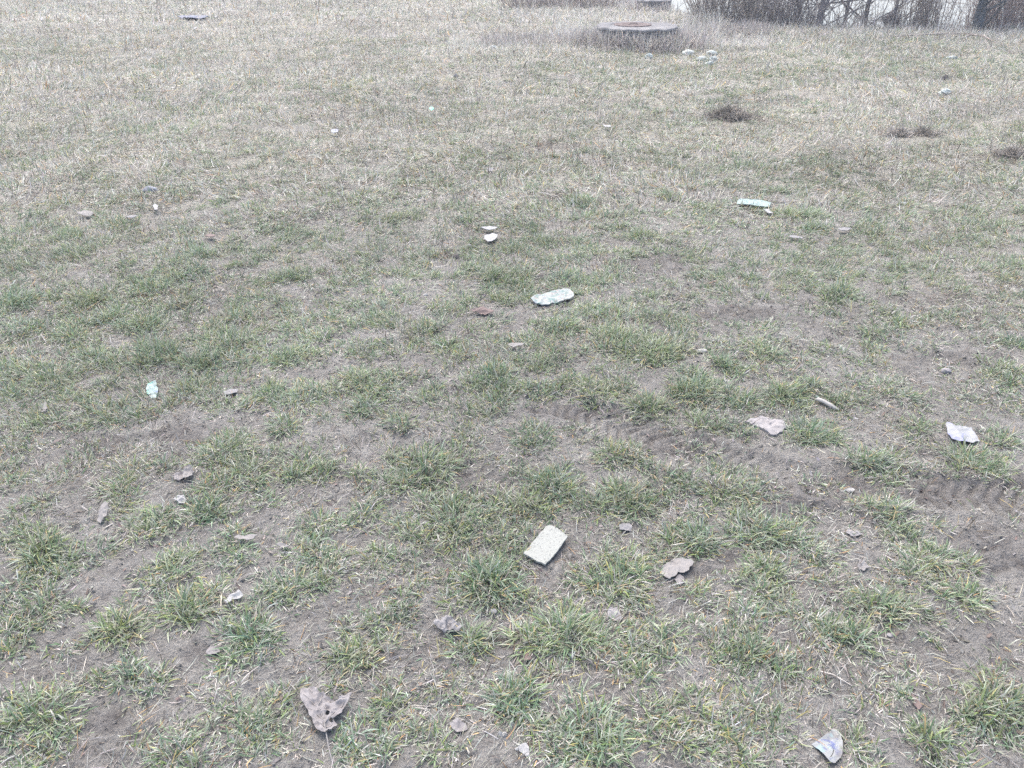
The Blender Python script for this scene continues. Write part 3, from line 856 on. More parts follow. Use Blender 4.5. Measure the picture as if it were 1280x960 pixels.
sheet('film_scrap', [(1013, 931), (1020, 928), (1031, 919), (1042, 910), (1049, 916), (1053, 926), (1054, 938), (1051, 947), (1044, 954), (1038, 952.5), (1030, 944), (1022, 937)],
      'torn clear plastic film with blue print on the bare soil', 'plastic scrap', M_BLUE, lift=0.008, thick=0.0012, crumple=0.0035, freq=30, tilt=(0.0, -0.03), edge=0.001)
sheet('film_scrap', [(1182, 530), (1186, 529.5), (1194, 534), (1199, 533), (1214, 536), (1218, 543), (1225, 550), (1216, 553), (1208, 552), (1200, 551), (1190, 548), (1185, 543)],
      'white plastic scrap with a lavender corner in front of a grass tuft', 'plastic scrap', M_LAV, lift=0.014, thick=0.0015, crumple=0.005, freq=22, tilt=(0.0, 0.06))
sheet('paper_scrap', [(605, 298), (606, 293.5), (612, 292.5), (616, 291.5), (622.5, 293.5), (620, 297.5), (616, 300.5), (610, 302)],
      'white paper scrap with a notched lower edge, the nearer of a pair', 'paper scrap', M_WHITE, lift=0.025, thick=0.004, crumple=0.003, freq=14)
sheet('paper_scrap', [(600, 284), (607, 283.7), (612, 283.2), (618, 284), (623, 284), (619, 286.2), (612, 287.3), (606, 286)],
      'slim pointed white paper scrap, the farther of a pair', 'paper scrap', M_WHITE, lift=0.03, thick=0.004, crumple=0.004, freq=14)
sheet('film_scrap', [(643, 936.5), (650, 932.5), (656.5, 930), (660, 935), (661.5, 944), (657, 943.5), (652, 939.5)],
      'small white translucent plastic triangle on bare soil near the round snail shell', 'plastic scrap', M_WHITE, lift=0.008, thick=0.001, crumple=0.003, freq=50, tilt=(0.05, 0.2))
sheet('paper_scrap', [(774, 656), (780, 654.5), (787, 654), (790, 660), (789, 663.5), (783, 664), (774.5, 662.5)],
      'small grey white crumpled paper just below a spiky tuft', 'paper scrap', M_TISSUE, lift=0.008, thick=0.0015, crumple=0.005, freq=45)
sheet('foil_scrap', [(754, 156), (758, 156.8), (763, 156.8), (763.5, 158.8), (758.5, 159), (754.5, 157.3)], 'thin white curved scrap alone in the middle of the far grass', 'paper scrap', M_WHITE, lift=0.04, thick=0.006, crumple=0.006, freq=9)
sheet('paper_scrap', [(609, 211), (613, 209.5), (617, 210.5), (615, 213.5), (611, 213.8)], 'tiny grey white scrap on bare soil above the white pair', 'paper scrap', M_TISSUE, lift=0.03, thick=0.004, crumple=0.004, freq=12)
sheet('paper_scrap', [(413, 163.5), (418, 162), (423, 162.5), (422, 166), (416, 167)], 'tiny bluish white scrap in the grass left of the middle', 'paper scrap', M_LAV, lift=0.04, thick=0.004, crumple=0.008, freq=9)
sheet('paper_scrap', [(191, 257), (194, 255.5), (198, 257.5), (196.5, 261.5), (193, 261.5)], 'tiny bright white scrap below the grey stone', 'paper scrap', M_WHITE, lift=0.03, thick=0.003, crumple=0.006, freq=14)
sheet('paper_scrap', [(988, 294), (996, 295), (1004, 297), (1003, 298.6), (994, 297.6), (986, 296)], 'long thin white strip on trampled grass right of centre', 'paper scrap', M_TISSUE, lift=0.02, thick=0.002, crumple=0.003, freq=14)
sheet('paper_scrap', [(1048, 285), (1056, 284.2), (1064, 285.5), (1060, 287.8), (1050, 287.5)], 'flat pale grey scrap on the trampled grass at right', 'paper scrap', M_TISSUE, lift=0.025, thick=0.003, crumple=0.003, freq=14)
sheet('green_scrap', [(536, 136), (540, 134), (542.5, 136), (539, 139)], 'tiny bright green plastic scrap in the far grass', 'plastic scrap', M_GREENP, lift=0.05, thick=0.004, crumple=0.01, freq=9)
sheet('tarp_piece', [(222, 21.5), (230, 20.8), (238, 19.5), (248, 20.2), (258, 21), (262, 21.6), (254, 22.8), (240, 23.6), (228, 23)], 'flat dark navy sheet lying far off in the pale grass', 'tarp', M_NAVY, lift=0.025, thick=0.01, crumple=0.03, freq=5.0)
sheet('paper_scrap', [(267, 21), (271, 19.8), (273, 20.8), (270, 22.2)], 'small white scrap beside the dark navy sheet', 'paper scrap', M_WHITE, lift=0.06, thick=0.01, crumple=0.02, freq=5)
sheet('paper_scrap', [(241, 35.8), (245, 34.2), (247, 35.2), (243, 37.6)], 'small white scrap in the pale grass below the dark navy sheet', 'paper scrap', M_WHITE, lift=0.06, thick=0.01, crumple=0.02, freq=5)
sheet('paper_scrap', [(50, 23.6), (52.5, 22.8), (54, 23.8), (51.5, 25)], 'tiny white scrap far off in the pale grass at the left', 'paper scrap', M_WHITE, lift=0.06, thick=0.01, crumple=0.02, freq=5)

# dead leaves
lf = sheet('dead_leaf', [(376, 863), (381, 860.5), (389, 861), (397, 863), (406, 868), (413, 874), (420, 876), (428, 871), (440, 870), (436, 877), (430, 886), (428, 894), (421, 897), (417, 900), (421, 906), (418, 911), (412, 915), (408, 919.5), (403, 917), (397, 915.5), (392, 905), (387, 893), (380, 881), (376, 872)],
           'large curled grey dead leaf with its long stalk at the bottom of the field', 'leaf', M_LEAF, lift=0.016, thick=0.0012, crumple=0.007, freq=42, curl=0.008, m=130, rings=26, holes=[(409.5, 892.5, 0.0055), (414, 901, 0.0045)])
def on_leaf(px, py, o, dz=0.002):
    x, y = (float(v) for v in on_plane(px, py, o.location.z + 0.018))
    return (x - o.location.x, y - o.location.y, 0.016 + dz)
stalk = [on_leaf(a, b, lf, dz) for a, b, dz in ((404, 890, 0.004), (406, 905, 0.006), (408, 918, 0.004), (411, 935, 0.0), (415, 950, -0.004), (418, 964, -0.010))]
tube_obj('stalk', [np.array(stalk)], [np.linspace(0.0014, 0.0017, 6)], M_LEAF_PALE, lf, 6)
sheet('dead_leaf', [(826, 712), (829, 706), (836, 703), (842, 698.5), (852, 698), (862, 699.5), (867, 702), (864, 708), (860, 713), (856, 716.5), (848, 716), (843, 720), (837, 724), (832, 723), (828, 718)],
      'flat silvery dead leaf with a split lower edge on bare soil', 'leaf', M_LEAF_PALE, lift=0.012, thick=0.0012, crumple=0.004, freq=28, m=110, rings=22)
sheet('dead_leaf', [(842, 724), (848, 718), (856, 722), (853, 729), (849, 731)], 'small grey leaf piece tucked under the silvery split leaf', 'leaf', M_LEAF, lift=0.005, thick=0.001, crumple=0.003, freq=40)
sheet('dead_leaf', [(120, 648), (123, 641), (127, 634), (133, 630), (137, 633), (134, 641), (130, 646), (124, 651)], 'upturned pale grey leaf at the left among green tufts', 'leaf', M_LEAF_PALE, lift=0.02, thick=0.0012, crumple=0.004, freq=35, tilt=(0.1, 0.35))
sheet('dead_leaf', [(215, 596), (222, 592), (228, 590), (231, 598), (226, 602), (218, 601)], 'grey shrivelled leaf left of the curled tan one', 'leaf', M_LEAF, lift=0.008, thick=0.0015, crumple=0.007, freq=40)
sheet('dead_leaf', [(228, 593), (232, 588), (238, 586), (243, 590), (240, 597), (235, 602), (229, 600)], 'curled tan leaf with a dark hollow on the soil', 'leaf', M_LEAF_PALE, lift=0.014, thick=0.0015, crumple=0.006, freq=40, curl=0.018)
sheet('tissue_scrap', [(218, 625), (222, 621), (229, 620), (234, 624), (231, 629), (224, 630)], 'white torn tissue ring on soil below the curled tan leaf', 'tissue', M_WHITE, lift=0.008, thick=0.002, crumple=0.007, freq=45)
sheet('dead_leaf', [(292, 672), (298, 669), (306, 670), (314, 668), (322, 668), (317, 673), (308, 675.5), (299, 674)], 'long pale grey leaf lying over green blades', 'leaf', M_LEAF_PALE, lift=0.022, thick=0.0012, crumple=0.005, freq=30)
sheet('dead_leaf', [(344, 680), (350, 679), (357, 681), (361, 683), (356, 685), (349, 682.5)], 'small pale leaf with a bright edge right of the long pale one', 'leaf', M_LEAF_PALE, lift=0.018, thick=0.0012, crumple=0.005, freq=30)
sheet('tissue_scrap', [(279, 752), (286, 747), (293, 742), (299, 738), (304, 744), (300, 747), (292, 750), (284, 755)], 'narrow white feather-like tissue strip beside a bright green tuft', 'tissue', M_WHITE, lift=0.012, thick=0.002, crumple=0.006, freq=40)
sheet('tissue_scrap', [(540, 781), (545, 776), (552, 778), (553, 773), (561, 771), (566, 775), (573, 778), (577, 787), (573, 792), (565, 788), (556, 791), (548, 787)],
      'crumpled grey white tissue on bare soil beside a dense tuft', 'tissue', M_TISSUE, lift=0.014, thick=0.003, crumple=0.012, freq=42, m=90, rings=18)
sheet('dead_leaf', [(586, 389), (594, 386.5), (604, 386), (617, 387.5), (616, 391), (606, 392), (595, 391)], 'dark brown folded leaf in the short grass left of the plastic bag', 'leaf', M_LEAF_BROWN, lift=0.02, thick=0.002, crumple=0.012, freq=22)
sheet('dead_leaf', [(634, 431), (641, 428.5), (649, 430), (657, 428.8), (652, 432.5), (642, 434)], 'pale grey leaf with a dark underside below the plastic bag', 'leaf', M_LEAF_PALE, lift=0.022, thick=0.002, crumple=0.006, freq=20)
sheet('dead_leaf', [(95, 266), (103, 264.2), (112, 265), (118, 266.5), (113, 269.5), (106, 270.5), (99, 268.5)], 'pale lilac folded leaf at the far left of the grass', 'leaf', M_LEAF_PALE, lift=0.025, thick=0.003, crumple=0.010, freq=12)
sheet('dead_leaf', [(157, 270.5), (164, 270), (171, 269.5), (169, 272), (161, 273)], 'slim pale leaf right of the lilac folded one', 'leaf', M_TISSUE, lift=0.025, thick=0.003, crumple=0.005, freq=12)
sheet('dead_leaf', [(257, 295.5), (262, 293), (268, 293.5), (269, 296.5), (263, 297.5)], 'small brown leaf with a pale spot below the grey stone', 'leaf', M_LEAF_BROWN, lift=0.02, thick=0.003, crumple=0.008, freq=14)
sheet('dead_leaf', [(758, 765), (764, 759), (772, 760), (775, 767), (778, 773), (769, 776), (761, 772)], 'thin grey leaf right behind the biggest tuft', 'leaf', M_TISSUE, lift=0.008, thick=0.001, crumple=0.004, freq=40)
sheet('dead_leaf', [(653, 821), (658, 816), (664, 817), (667, 824), (662, 827), (656, 825)], 'small brown leaf tucked under the front of the biggest tuft', 'leaf', M_LEAF_BROWN, lift=0.008, thick=0.001, crumple=0.004, freq=40)
sheet('dead_leaf', [(1056, 664), (1062, 661), (1070, 664), (1079, 667), (1073, 671), (1064, 671)], 'small white grey leaf on the tyre marked soil', 'leaf', M_TISSUE, lift=0.008, thick=0.001, crumple=0.005, freq=40)
sheet('dead_leaf', [(1071, 706), (1076, 701), (1082, 704), (1088, 710), (1081, 713), (1073, 711)], 'pale shrivelled leaf on bare soil below the small white grey one', 'leaf', M_LEAF_PALE, lift=0.008, thick=0.001, crumple=0.006, freq=40)
sheet('dead_leaf', [(1140, 868), (1147, 874), (1153, 884), (1149, 886), (1143, 879)], 'dark narrow leaf on the soil at lower right', 'leaf', M_LEAF_BROWN, lift=0.006, thick=0.001, crumple=0.004, freq=40)
sheet('dead_leaf', [(258, 815), (264, 809), (272, 809), (275, 815), (268, 819), (261, 820)], 'grey torn leaf on bare soil between two lower left tufts', 'leaf', M_LEAF, lift=0.006, thick=0.001, crumple=0.004, freq=40)
sheet('dead_leaf', [(562, 903), (572, 899), (583, 903), (586, 911), (576, 916), (565, 912)], 'grey leaf half hidden in the grass at the bottom', 'leaf', M_LEAF, lift=0.010, thick=0.001, crumple=0.005, freq=35)
sheet('dead_leaf', [(278, 490), (287, 486.5), (298, 487), (296, 491), (286, 493.5)], 'pale tissue-like leaf in grass right of the mint wrapper', 'leaf', M_TISSUE, lift=0.012, thick=0.001, crumple=0.004, freq=30)
sheet('dead_leaf', [(52, 515), (54, 507), (57, 502), (59, 508), (57, 515)], 'tiny upright pale leaf at the far left edge', 'leaf', M_LEAF_PALE, lift=0.012, thick=0.001, crumple=0.004, freq=40)
sheet('mud_flake', [(931, 527), (939, 524), (951, 521), (966, 524), (980, 527), (984, 533), (978, 540), (970, 544), (964, 543.5), (955, 538), (945, 533)],
      'flat crusted slab of pale dry mud between two green tufts', 'mud slab', M_CRUST, lift=0.008, thick=0.008, crumple=0.006, freq=40, m=90, rings=18)

# stones, shells, lumps
blob('stone', 187, 240.5, 19, 0.045, 'grey angular stone in the grass at the left', 'stone', M_SLATE, 0.25, 0.6, 4, 1.1, False, 3)
blob('stone', 617, 766.5, 9, 0.014, 'small pale cream stone on the soil between two tufts', 'stone', M_STONE, 0.3, 0.8, 4, 1.2, False, 4)
blob('stone', 423, 243, 5, 0.014, 'tiny white stone alone in the middle left grass', 'stone', M_WHITE, 0.2, 0.8, 3, 1.2, False, 5)
blob('stone', 532, 370, 6, 0.014, 'tiny pale stone in grass left of the plastic bag', 'stone', M_STONE, 0.2, 0.8, 3, 1.2, False, 6)
blob('stone', 586, 308.5, 7, 0.018, 'small pale stone below the two white paper scraps', 'stone', M_STONE, 0.25, 0.8, 3, 1.2, False, 7)
blob('stone', 877, 440, 14, 0.012, 'flat pale stone on the soil right of a dark green tuft', 'stone', M_STONE, 0.25, 0.6, 3, 1.2, False, 8)
blob('stone', 1183, 466, 13, 0.025, 'pale rounded stone on the rutted soil at right', 'stone', M_CRUST, 0.25, 0.7, 3, 1.2, False, 9)
blob('stone', 1064, 614, 13, 0.008, 'flat white stone pressed into the tyre track', 'stone', M_STONE, 0.25, 0.6, 3, 1.2, False, 10)
blob('stone', 1113, 795, 9, 0.006, 'tiny pale stone in lower right bare soil', 'stone', M_CRUST, 0.25, 0.8, 3, 1.2, False, 12)
blob('stone', 1021, 497, 5, 0.008, 'tiny mint tinted stone above the bone-like stick', 'stone', M_MINT, 0.2, 0.8, 3, 1.2, False, 13)
blob('dark_lump', 570, 323.5, 8, 0.03, 'small dark earth lump in the grass below the white pair', 'earth lump', M_CLOD, 0.35, 0.8, 3, 2, False, 14)
blob('dark_lump', 1181, 99.5, 8, 0.06, 'small black lump standing in the far right grass', 'earth lump', M_CLOD, 0.45, 0.6, 3, 2, False, 15)
# snail shell: a ring of whorl with a dark mouth
sx_, sy_, sz_ = (float(v) for v in ground(629, 916))
t = np.linspace(0, 2.4 * 2 * math.pi, 46)
rs = 0.0085 * np.exp(-0.16 * t)
sh = tube_obj('snail_shell', [np.stack([rs * np.cos(t + 2.2), rs * np.sin(t + 2.2), 0.006 + 0.0009 * t], -1)], [0.0062 * np.exp(-0.16 * t)], M_STONE, None, 10)
sh.location = (sx_, sy_, sz_)
sh.rotation_euler = (R(55), 0, R(10))
tag(sh, 'round pale snail shell at the foot of a bottom tuft', 'snail shell')

# white lumps of torn foam or paper by the hollow
G = 'white crumpled lumps below the well'
blob('crumpled_paper', 860, 68.8, 16, 0.085, 'long smooth mint white lump, leftmost and largest of the white heap', 'paper lump', M_FOAM, 0.18, 0.7, 4, 1.3, False, 21, group=G)
blob('crumpled_paper', 890, 68.8, 13, 0.07, 'white lump with a raised corner at the back of the white heap', 'paper lump', M_FOAM, 0.35, 0.7, 4, 1.5, True, 22, group=G)
blob('crumpled_paper', 877.5, 76.0, 14, 0.07, 'white arched lump in the middle of the white heap', 'paper lump', M_FOAM, 0.35, 0.7, 4, 1.6, True, 23, group=G)
blob('crumpled_paper', 891.5, 76.2, 10, 0.07, 'small knotted white lump on the right of the white heap', 'paper lump', M_FOAM, 0.45, 0.7, 4, 1.8, True, 24, group=G)
blob('crumpled_paper', 887, 81.6, 10, 0.06, 'cone shaped white lump at the front of the white heap', 'paper lump', M_FOAM, 0.35, 0.7, 4, 1.5, True, 25, group=G)
blob('crumpled_paper', 811, 73.5, 9, 0.085, 'white torn bag half sunk in grass in front of the well', 'paper lump', M_FOAM, 0.4, 0.7, 4, 1.6, True, 26)
blob('crumpled_paper', 1181, 118.5, 14, 0.07, 'folded mint white paper lump alone in the right grass', 'paper lump', M_FOAM, 0.3, 0.7, 4, 1.5, True, 27)
blob('crumpled_paper', 1190, 74, 13, 0.05, 'thin white twisted plastic strip in the far right grass', 'plastic scrap', M_FOAM, 0.4, 0.4, 4, 1.5, True, 28)
blob('crumpled_paper', 617, 61.5, 9, 0.06, 'white paper twist left of the well', 'paper lump', M_FOAM, 0.4, 0.6, 4, 1.5, True, 29)
blob('crumpled_paper', 570, 97, 6, 0.05, 'greyish white scrap left of centre in the far grass', 'paper lump', M_TISSUE, 0.4, 0.6, 3, 1.5, True, 30)
blob('cut_stump', 1104, 35.5, 5, 0.10, 'small white block standing at the foot of the twig ball', 'stone', M_WHITE, 0.12, 0.8, 3, 1.2, False, 31)

# the bone-like stick and fallen branches
def lying(name, pts, rad, label, cat, mat, lift=0.004, sides=8, extra=()):
    w = []
    for px, py, dz in pts:
        x, y, z = (float(v) for v in ground(px, py))
        w.append((x, y, z + lift + dz))
    w = np.array(w); c = w.mean(0); c[2] = w[:, 2].min()
    o = tube_obj(name, [w], [np.array(rad)], mat, None, sides, c)
    return tag(o, label, cat)
lying('stick', [(1018.5, 502, 0.006), (1021, 503.5, 0.012), (1028, 506.5, 0.014), (1035, 510, 0.012), (1042, 512.8, 0.008), (1048, 514.5, 0.003)], [0.003, 0.009, 0.0085, 0.0085, 0.0075, 0.003],
      'short thick bone-like pale stick beside a green tuft', 'stick', M_STONE)
lying('fallen_branch', [(1112, 46.2, 0), (1135, 47.2, 0.03), (1165, 47.0, 0.05), (1195, 46.4, 0.05), (1215, 47.6, 0.06), (1238, 50.2, 0.02)], [0.006, 0.010, 0.011, 0.010, 0.008, 0.004],
      'long thin fallen branch lying along the bank, the farther of two', 'branch', M_TWIG_BROWN)
lying('fallen_branch', [(1196, 50.6, 0), (1212, 48.9, 0.06), (1228, 50.3, 0.06), (1240, 53.5, 0.02)], [0.010, 0.014, 0.013, 0.007],
      'short bowed grey fallen branch lying in front of the long thin one', 'branch', M_TWIG_BROWN)
lying('dry_stalk', [(1060, 268, 0.01), (1069, 270, 0.02), (1080, 268.5, 0.03)], [0.002, 0.002, 0.0015], 'single yellow dry stalk at right centre', 'stalk', M_TWIG_PALE, sides=5)
lying('dry_stalk', [(303, 858, 0.012), (312, 851, 0.02), (325, 839, 0.014)], [0.0018, 0.0016, 0.0012], 'pale straight straw stalk in the lower left grass', 'stalk', M_TWIG_PALE, sides=5)
lying('dry_stalk', [(1025, 842, 0.004), (1040, 848, 0.01), (1064, 860, 0.004)], [0.0016, 0.0016, 0.001], 'pale thin straw stalk across lower right soil', 'stalk', M_TWIG_PALE, sides=5)

# torn clods of dark turf: earth and roots
M_ROOT = bark_mat('dry_roots', (0.15, 0.133, 0.112), (0.34, 0.31, 0.265))
def clod(px, py, wpx, h, label, nroot, mat_r):
    o = blob('turf_clod', px, py, wpx * 0.8, h, label, 'turf clod', M_CLOD, 0.55, 0.7, 4, 2.8, False, int(px) % 97, sink=0.30, foot=False)
    o['group'] = 'torn clods of dark turf'
    gx, gy, gz = o.location
    w = wpx / float(pxscale(gx, gy)) / 2
    for mt, cnt, rad in ((mat_r, nroot, 0.0030), (M_ROOT, nroot, 0.0030), (M_TWIG_PALE, nroot // 2, 0.0028)):
        P, Q = [], []
        for _ in range(cnt):
            a, q = rng.random() * 6.28, abs(rng.normal(0, 0.75))
            x_, y_ = math.cos(a) * q * w, math.sin(a) * q * w * 0.8
            p = (x_, y_, max(0.0, h * (0.72 - 0.55 * q * q)) + float(H2(np.array(gx + x_), np.array(gy + y_))) - gz)
            P.append(wander(p, (rng.normal(0, 1) + math.cos(a) * 0.6, rng.normal(0, 1), rng.normal(0.1, 0.5)), rng.uniform(0.04, 0.12), 4, 0.4)); Q.append(np.linspace(rad, rad * 0.5, 5))
        tube_obj('root_fringe', P, Q, mt, o, 3)
clod(913, 149, 56, 0.10, 'largest dark clod of torn turf with pale roots', 420, M_ROOT)
clod(1158, 170, 26, 0.032, 'small dark clod of torn turf in the right hand grass', 150, M_ROOT)
clod(1124, 170, 24, 0.035, 'low tan clod of torn turf left of the small dark one', 150, M_TWIG_PALE)
clod(1268, 196, 44, 0.035, 'grey earth clod with brown stalks at the right edge', 160, M_ROOT)

footprint(np.stack(on_plane(np.array([400., 414, 426, 408]), np.array([916., 916, 962, 962]), 0.0), -1))
# veins of the large leaf
vz = {}
lc = np.array([v.co for v in lf.data.vertices])
def leaf_z(px, py):
    x, y = (float(v) for v in on_plane(px, py, lf.location.z + 0.018))
    x -= lf.location.x; y -= lf.location.y
    d = np.hypot(lc[:, 0] - x, lc[:, 1] - y)
    k = np.argsort(d)[:6]
    return (x, y, lc[k, 2].max() + 0.0004)
V = []
for p in (((408, 917), (405, 905), (402, 893), (397, 880), (391, 868), (387, 863)), ((404, 900), (397, 893), (390, 888), (385, 886)), ((405, 906), (411, 899), (418, 891), (427, 882), (433, 874)),
          ((401, 889), (393, 881), (385, 874), (380, 871)), ((402, 893), (407, 884), (411, 877), (414, 875)), ((406, 909), (401, 906), (396, 903)), ((398, 882), (402, 874), (403, 868)), ((407, 912), (412, 908), (416, 906))):
    V.append(np.array([leaf_z(*q) for q in p]))
tube_obj('vein', V, [np.linspace(0.0011, 0.0005, len(v)) for v in V], M_LEAF_PALE, lf, 5)

# ------------------------------------------------------------------ grass over everything
def near_grass():
    area = (TLR / 0.07) ** 2
    far = TLY
    nb = np.clip(175 * area * TLS, 30, 480).astype(int)
    hgt = np.clip(0.058 * (TLR / 0.07) ** 0.5, 0.036, 0.085) * np.where(TLS > 1.2, 1.15, np.where(TLS < 0.8, 0.8, 1.0))
    gf = np.where(TLS > 1.2, 0.86, np.where(TLS < 0.8, 0.46, 0.74))
    nb = (nb * 1.45).astype(int)
    tufts(TLX, TLY, TLR, nb, hgt * 0.92, gf, 4, np.full(len(TLX), 0.0035))
    # smaller clumps leaning on the big ones, so that they run together
    for rep_ in range(3):
        a = rng.random(len(TLX)) * 6.28; q = TLR * rng.uniform(0.85, 1.7, len(TLX)); r2 = TLR * rng.uniform(0.35, 0.8, len(TLX))
        tufts(TLX + q * np.cos(a), TLY + q * np.sin(a) * 0.8, r2, np.clip(200 * (r2 / 0.07) ** 2, 16, 200).astype(int), hgt * 0.72, np.clip(gf - 0.12 + rng.normal(0, 0.15, len(gf)), 0.1, 0.9), 3, np.full(len(TLX), 0.0031))

def scatter(dens, y0, y1, half=0.78, pad=0.5):
    """Random ground points, dens per square metre, in the sector in front of the camera."""
    area = half * (y1 ** 2 - y0 ** 2) + 2 * pad * (y1 - y0)
    n = int(area * dens)
    y = np.sqrt(y0 ** 2 + rng.random(n) * (y1 ** 2 - y0 ** 2))
    x = (rng.random(n) * 2 - 1) * (half * y + pad)
    return x, y

def streak(x, y, s, seed):
    a = R(33)
    u, v = x * math.cos(a) + y * math.sin(a), -x * math.sin(a) + y * math.cos(a)
    return fbm(u * s * 0.55, v * s * 1.25, seed, 3)

def cover(x, y):
    c = 0.70 + 0.95 * streak(x, y, 2.2, 101) + 0.55 * fbm(x * 5.5, y * 5.5, 102, 2)
    c = c + 0.42 * sstep(1.9, 2.8, np.hypot(x, y)) + 0.34 * sstep(3.0, 5.5, np.hypot(x, y)) - 0.55 * bare_at(x, y)
    _, rut = track_fields(x, y)
    return np.clip(c - 0.45 * rut - (0.5 + 0.7 * sstep(4.5, 6, y)) * damp_at(x, y), 0, 1)

def lawn():
    for y0, y1, dens, nb, hg, rad, sg, wd, gf in ((0.5, 2.6, 150, 30, 0.032, 0.036, 3, 0.0027, 0.36), (2.5, 4.6, 150, 62, 0.043, 0.064, 3, 0.0037, 0.52), (4.6, 8.0, 92, 52, 0.058, 0.088, 2, 0.0056, 0.52), (8.0, 14.0, 46, 46, 0.070, 0.13, 2, 0.0080, 0.54), (14, 32, 10, 46, 0.090, 0.22, 2, 0.012, 0.48)):
        x, y = scatter(dens, y0, y1)
        e = y - bank_edge(x)
        cv = cover(x, y)
        ok = (rng.random(len(x)) < cv * 1.15) & (e < 1.5)
        x, y, cv = x[ok], y[ok], cv[ok]
        gn = fbm(x * 0.55, y * 0.55, 120, 3)
        gfr = np.clip(gf + 0.5 * gn + 0.14 * rng.normal(0, 1, len(x)), 0.05, 0.92)
        # pale straw on the left beyond eight metres
        gfr = np.clip(gfr - 0.22 * streak(x, y, 1.5, 210), 0.04, 0.94) * (1 - 0.25 * sstep(9, 14, y) * sstep(4, -1, x))
        n = len(x)
        tufts(x, y, rad * (0.6 + 0.8 * rng.random(n)), np.maximum(6, (nb * (0.5 + 0.8 * cv))).astype(int), hg * (0.7 + 0.6 * rng.random(n)), gfr, sg, np.full(n, wd))

def lying_straw():
    for y0, y1, dens, L, wd, sg in ((0.5, 2.9, 5200, 0.042, 0.0020, 4), (2.9, 5.0, 4600, 0.055, 0.0029, 3), (5.0, 9.0, 2300, 0.078, 0.0048, 3), (9, 16, 800, 0.12, 0.0078, 2), (16, 32, 210, 0.17, 0.0145, 2)):
        x, y = scatter(dens, y0, y1)
        e = y - bank_edge(x)
        c = 0.40 + 1.0 * streak(x, y, 2.3, 140) + 0.9 * fbm(x * 8, y * 8, 141, 3) + 0.55 * sstep(2.8, 5.5, y) - 0.5 * bare_at(x, y)
        _, rut = track_fields(x, y)
        ok = (rng.random(len(x)) < np.clip(c - 0.3 * rut - 0.6 * sstep(4.5, 6, y) * damp_at(x, y), 0.05, 1)) & (e < 1.5)
        x, y = x[ok], y[ok]
        ok = keep_off(x, y)
        x, y = x[ok], y[ok]
        n = len(x)
        z = H2(x, y)
        col = np.where(rng.random(n)[:, None] < 0.06, pick(AMBER, n), pick(STRAWS, n, 0.15 if y0 < 6 else 0.08))
        col = col * ((0.80 + 0.20 * sstep(2.5, 6, y)) * (1 + 0.16 * streak(x, y, 1.5, 210)))[:, None]
        dark = rng.random(n)[:, None] < (0.30 - 0.14 * sstep(6, 10, y))[:, None] + 0.65 * damp_at(x, y)[:, None]
        col = np.where(dark, col * np.array([0.42, 0.38, 0.36]), col)
        straw.add(x, y, z + 0.001, np.where(rng.random(n) < 0.5, 5.5 * fbm(x * 1.1, y * 1.1, 190, 2) + 1.2 + rng.normal(0, 0.5, n), rng.random(n) * 6.28), rng.uniform(0.8, 1.6, n), rng.normal(0.2, 1.1, n), L * rng.uniform(0.35, 1.5, n), wd * rng.uniform(0.6, 1.3, n), col, col * 1.05, sg)

def soil_crumbs():
    o8 = np.array([[1, 0, 0], [-1, 0, 0], [0, 1, 0], [0, -1, 0], [0, 0, 1], [0, 0, -1]], float)
    f8 = np.array([[0, 2, 4], [2, 1, 4], [1, 3, 4], [3, 0, 4], [2, 0, 5], [1, 2, 5], [3, 1, 5], [0, 3, 5]])
    x, y = scatter(2600, 0.6, 4.2)
    ok = rng.random(len(x)) < np.clip(0.30 + 1.1 * fbm(x * 4, y * 4, 160, 3) + 0.5 * bare_at(x, y) + 0.6 * damp_at(x, y), 0.04, 1)
    x, y = x[ok], y[ok]
    ok = keep_off(x, y); x, y = x[ok], y[ok]
    n = len(x)
    r = 0.0016 + 0.0042 * rng.random(n) ** 4
    a = rng.random(n) * 6.28
    v = o8[None] * (1 + rng.normal(0, 0.22, (n, 6, 1))) * r[:, None, None] * np.array([1.25, 0.95, 0.75])
    v = v + rng.normal(0, 0.25, (n, 6, 3)) * r[:, None, None]
    vx = v[..., 0] * np.cos(a)[:, None] - v[..., 1] * np.sin(a)[:, None]
    vy = v[..., 0] * np.sin(a)[:, None] + v[..., 1] * np.cos(a)[:, None]
    co = np.stack([vx + x[:, None], vy + y[:, None], v[..., 2] + (H2(x, y) + r * 0.3)[:, None]], -1).reshape(-1, 3)
    fc = (np.arange(n)[:, None, None] * 6 + f8[None]).reshape(-1, 3)
    tag(link('soil_crumbs', mesh_from(co, [fc], 'soil_crumbs', M_SOIL, False)), kind='stuff')
soil_crumbs()

# torn bits of dead leaf among the stems
bits = Blades()
x, y = scatter(150, 0.6, 5.0)
ok = keep_off(x, y); x, y = x[ok], y[ok]; n = len(x)
c = pick(np.array([[0.20, 0.155, 0.13], [0.26, 0.225, 0.20], [0.30, 0.28, 0.265], [0.15, 0.12, 0.11]]), n)
bits.add(x, y, H2(x, y) + 0.002, rng.random(n) * 6.28, rng.uniform(1.1, 1.7, n), rng.normal(0, 1.2, n), rng.uniform(0.008, 0.026, n), rng.uniform(0.004, 0.011, n), c, c * 0.8, 4)

near_grass()
lawn()
lying_straw()
tag(green.build('green_grass', M_GRASS), kind='stuff')
tag(straw.build('dry_grass', M_STRAW), kind='stuff')
tag(bits.build('leaf_litter', M_STRAW), kind='stuff')

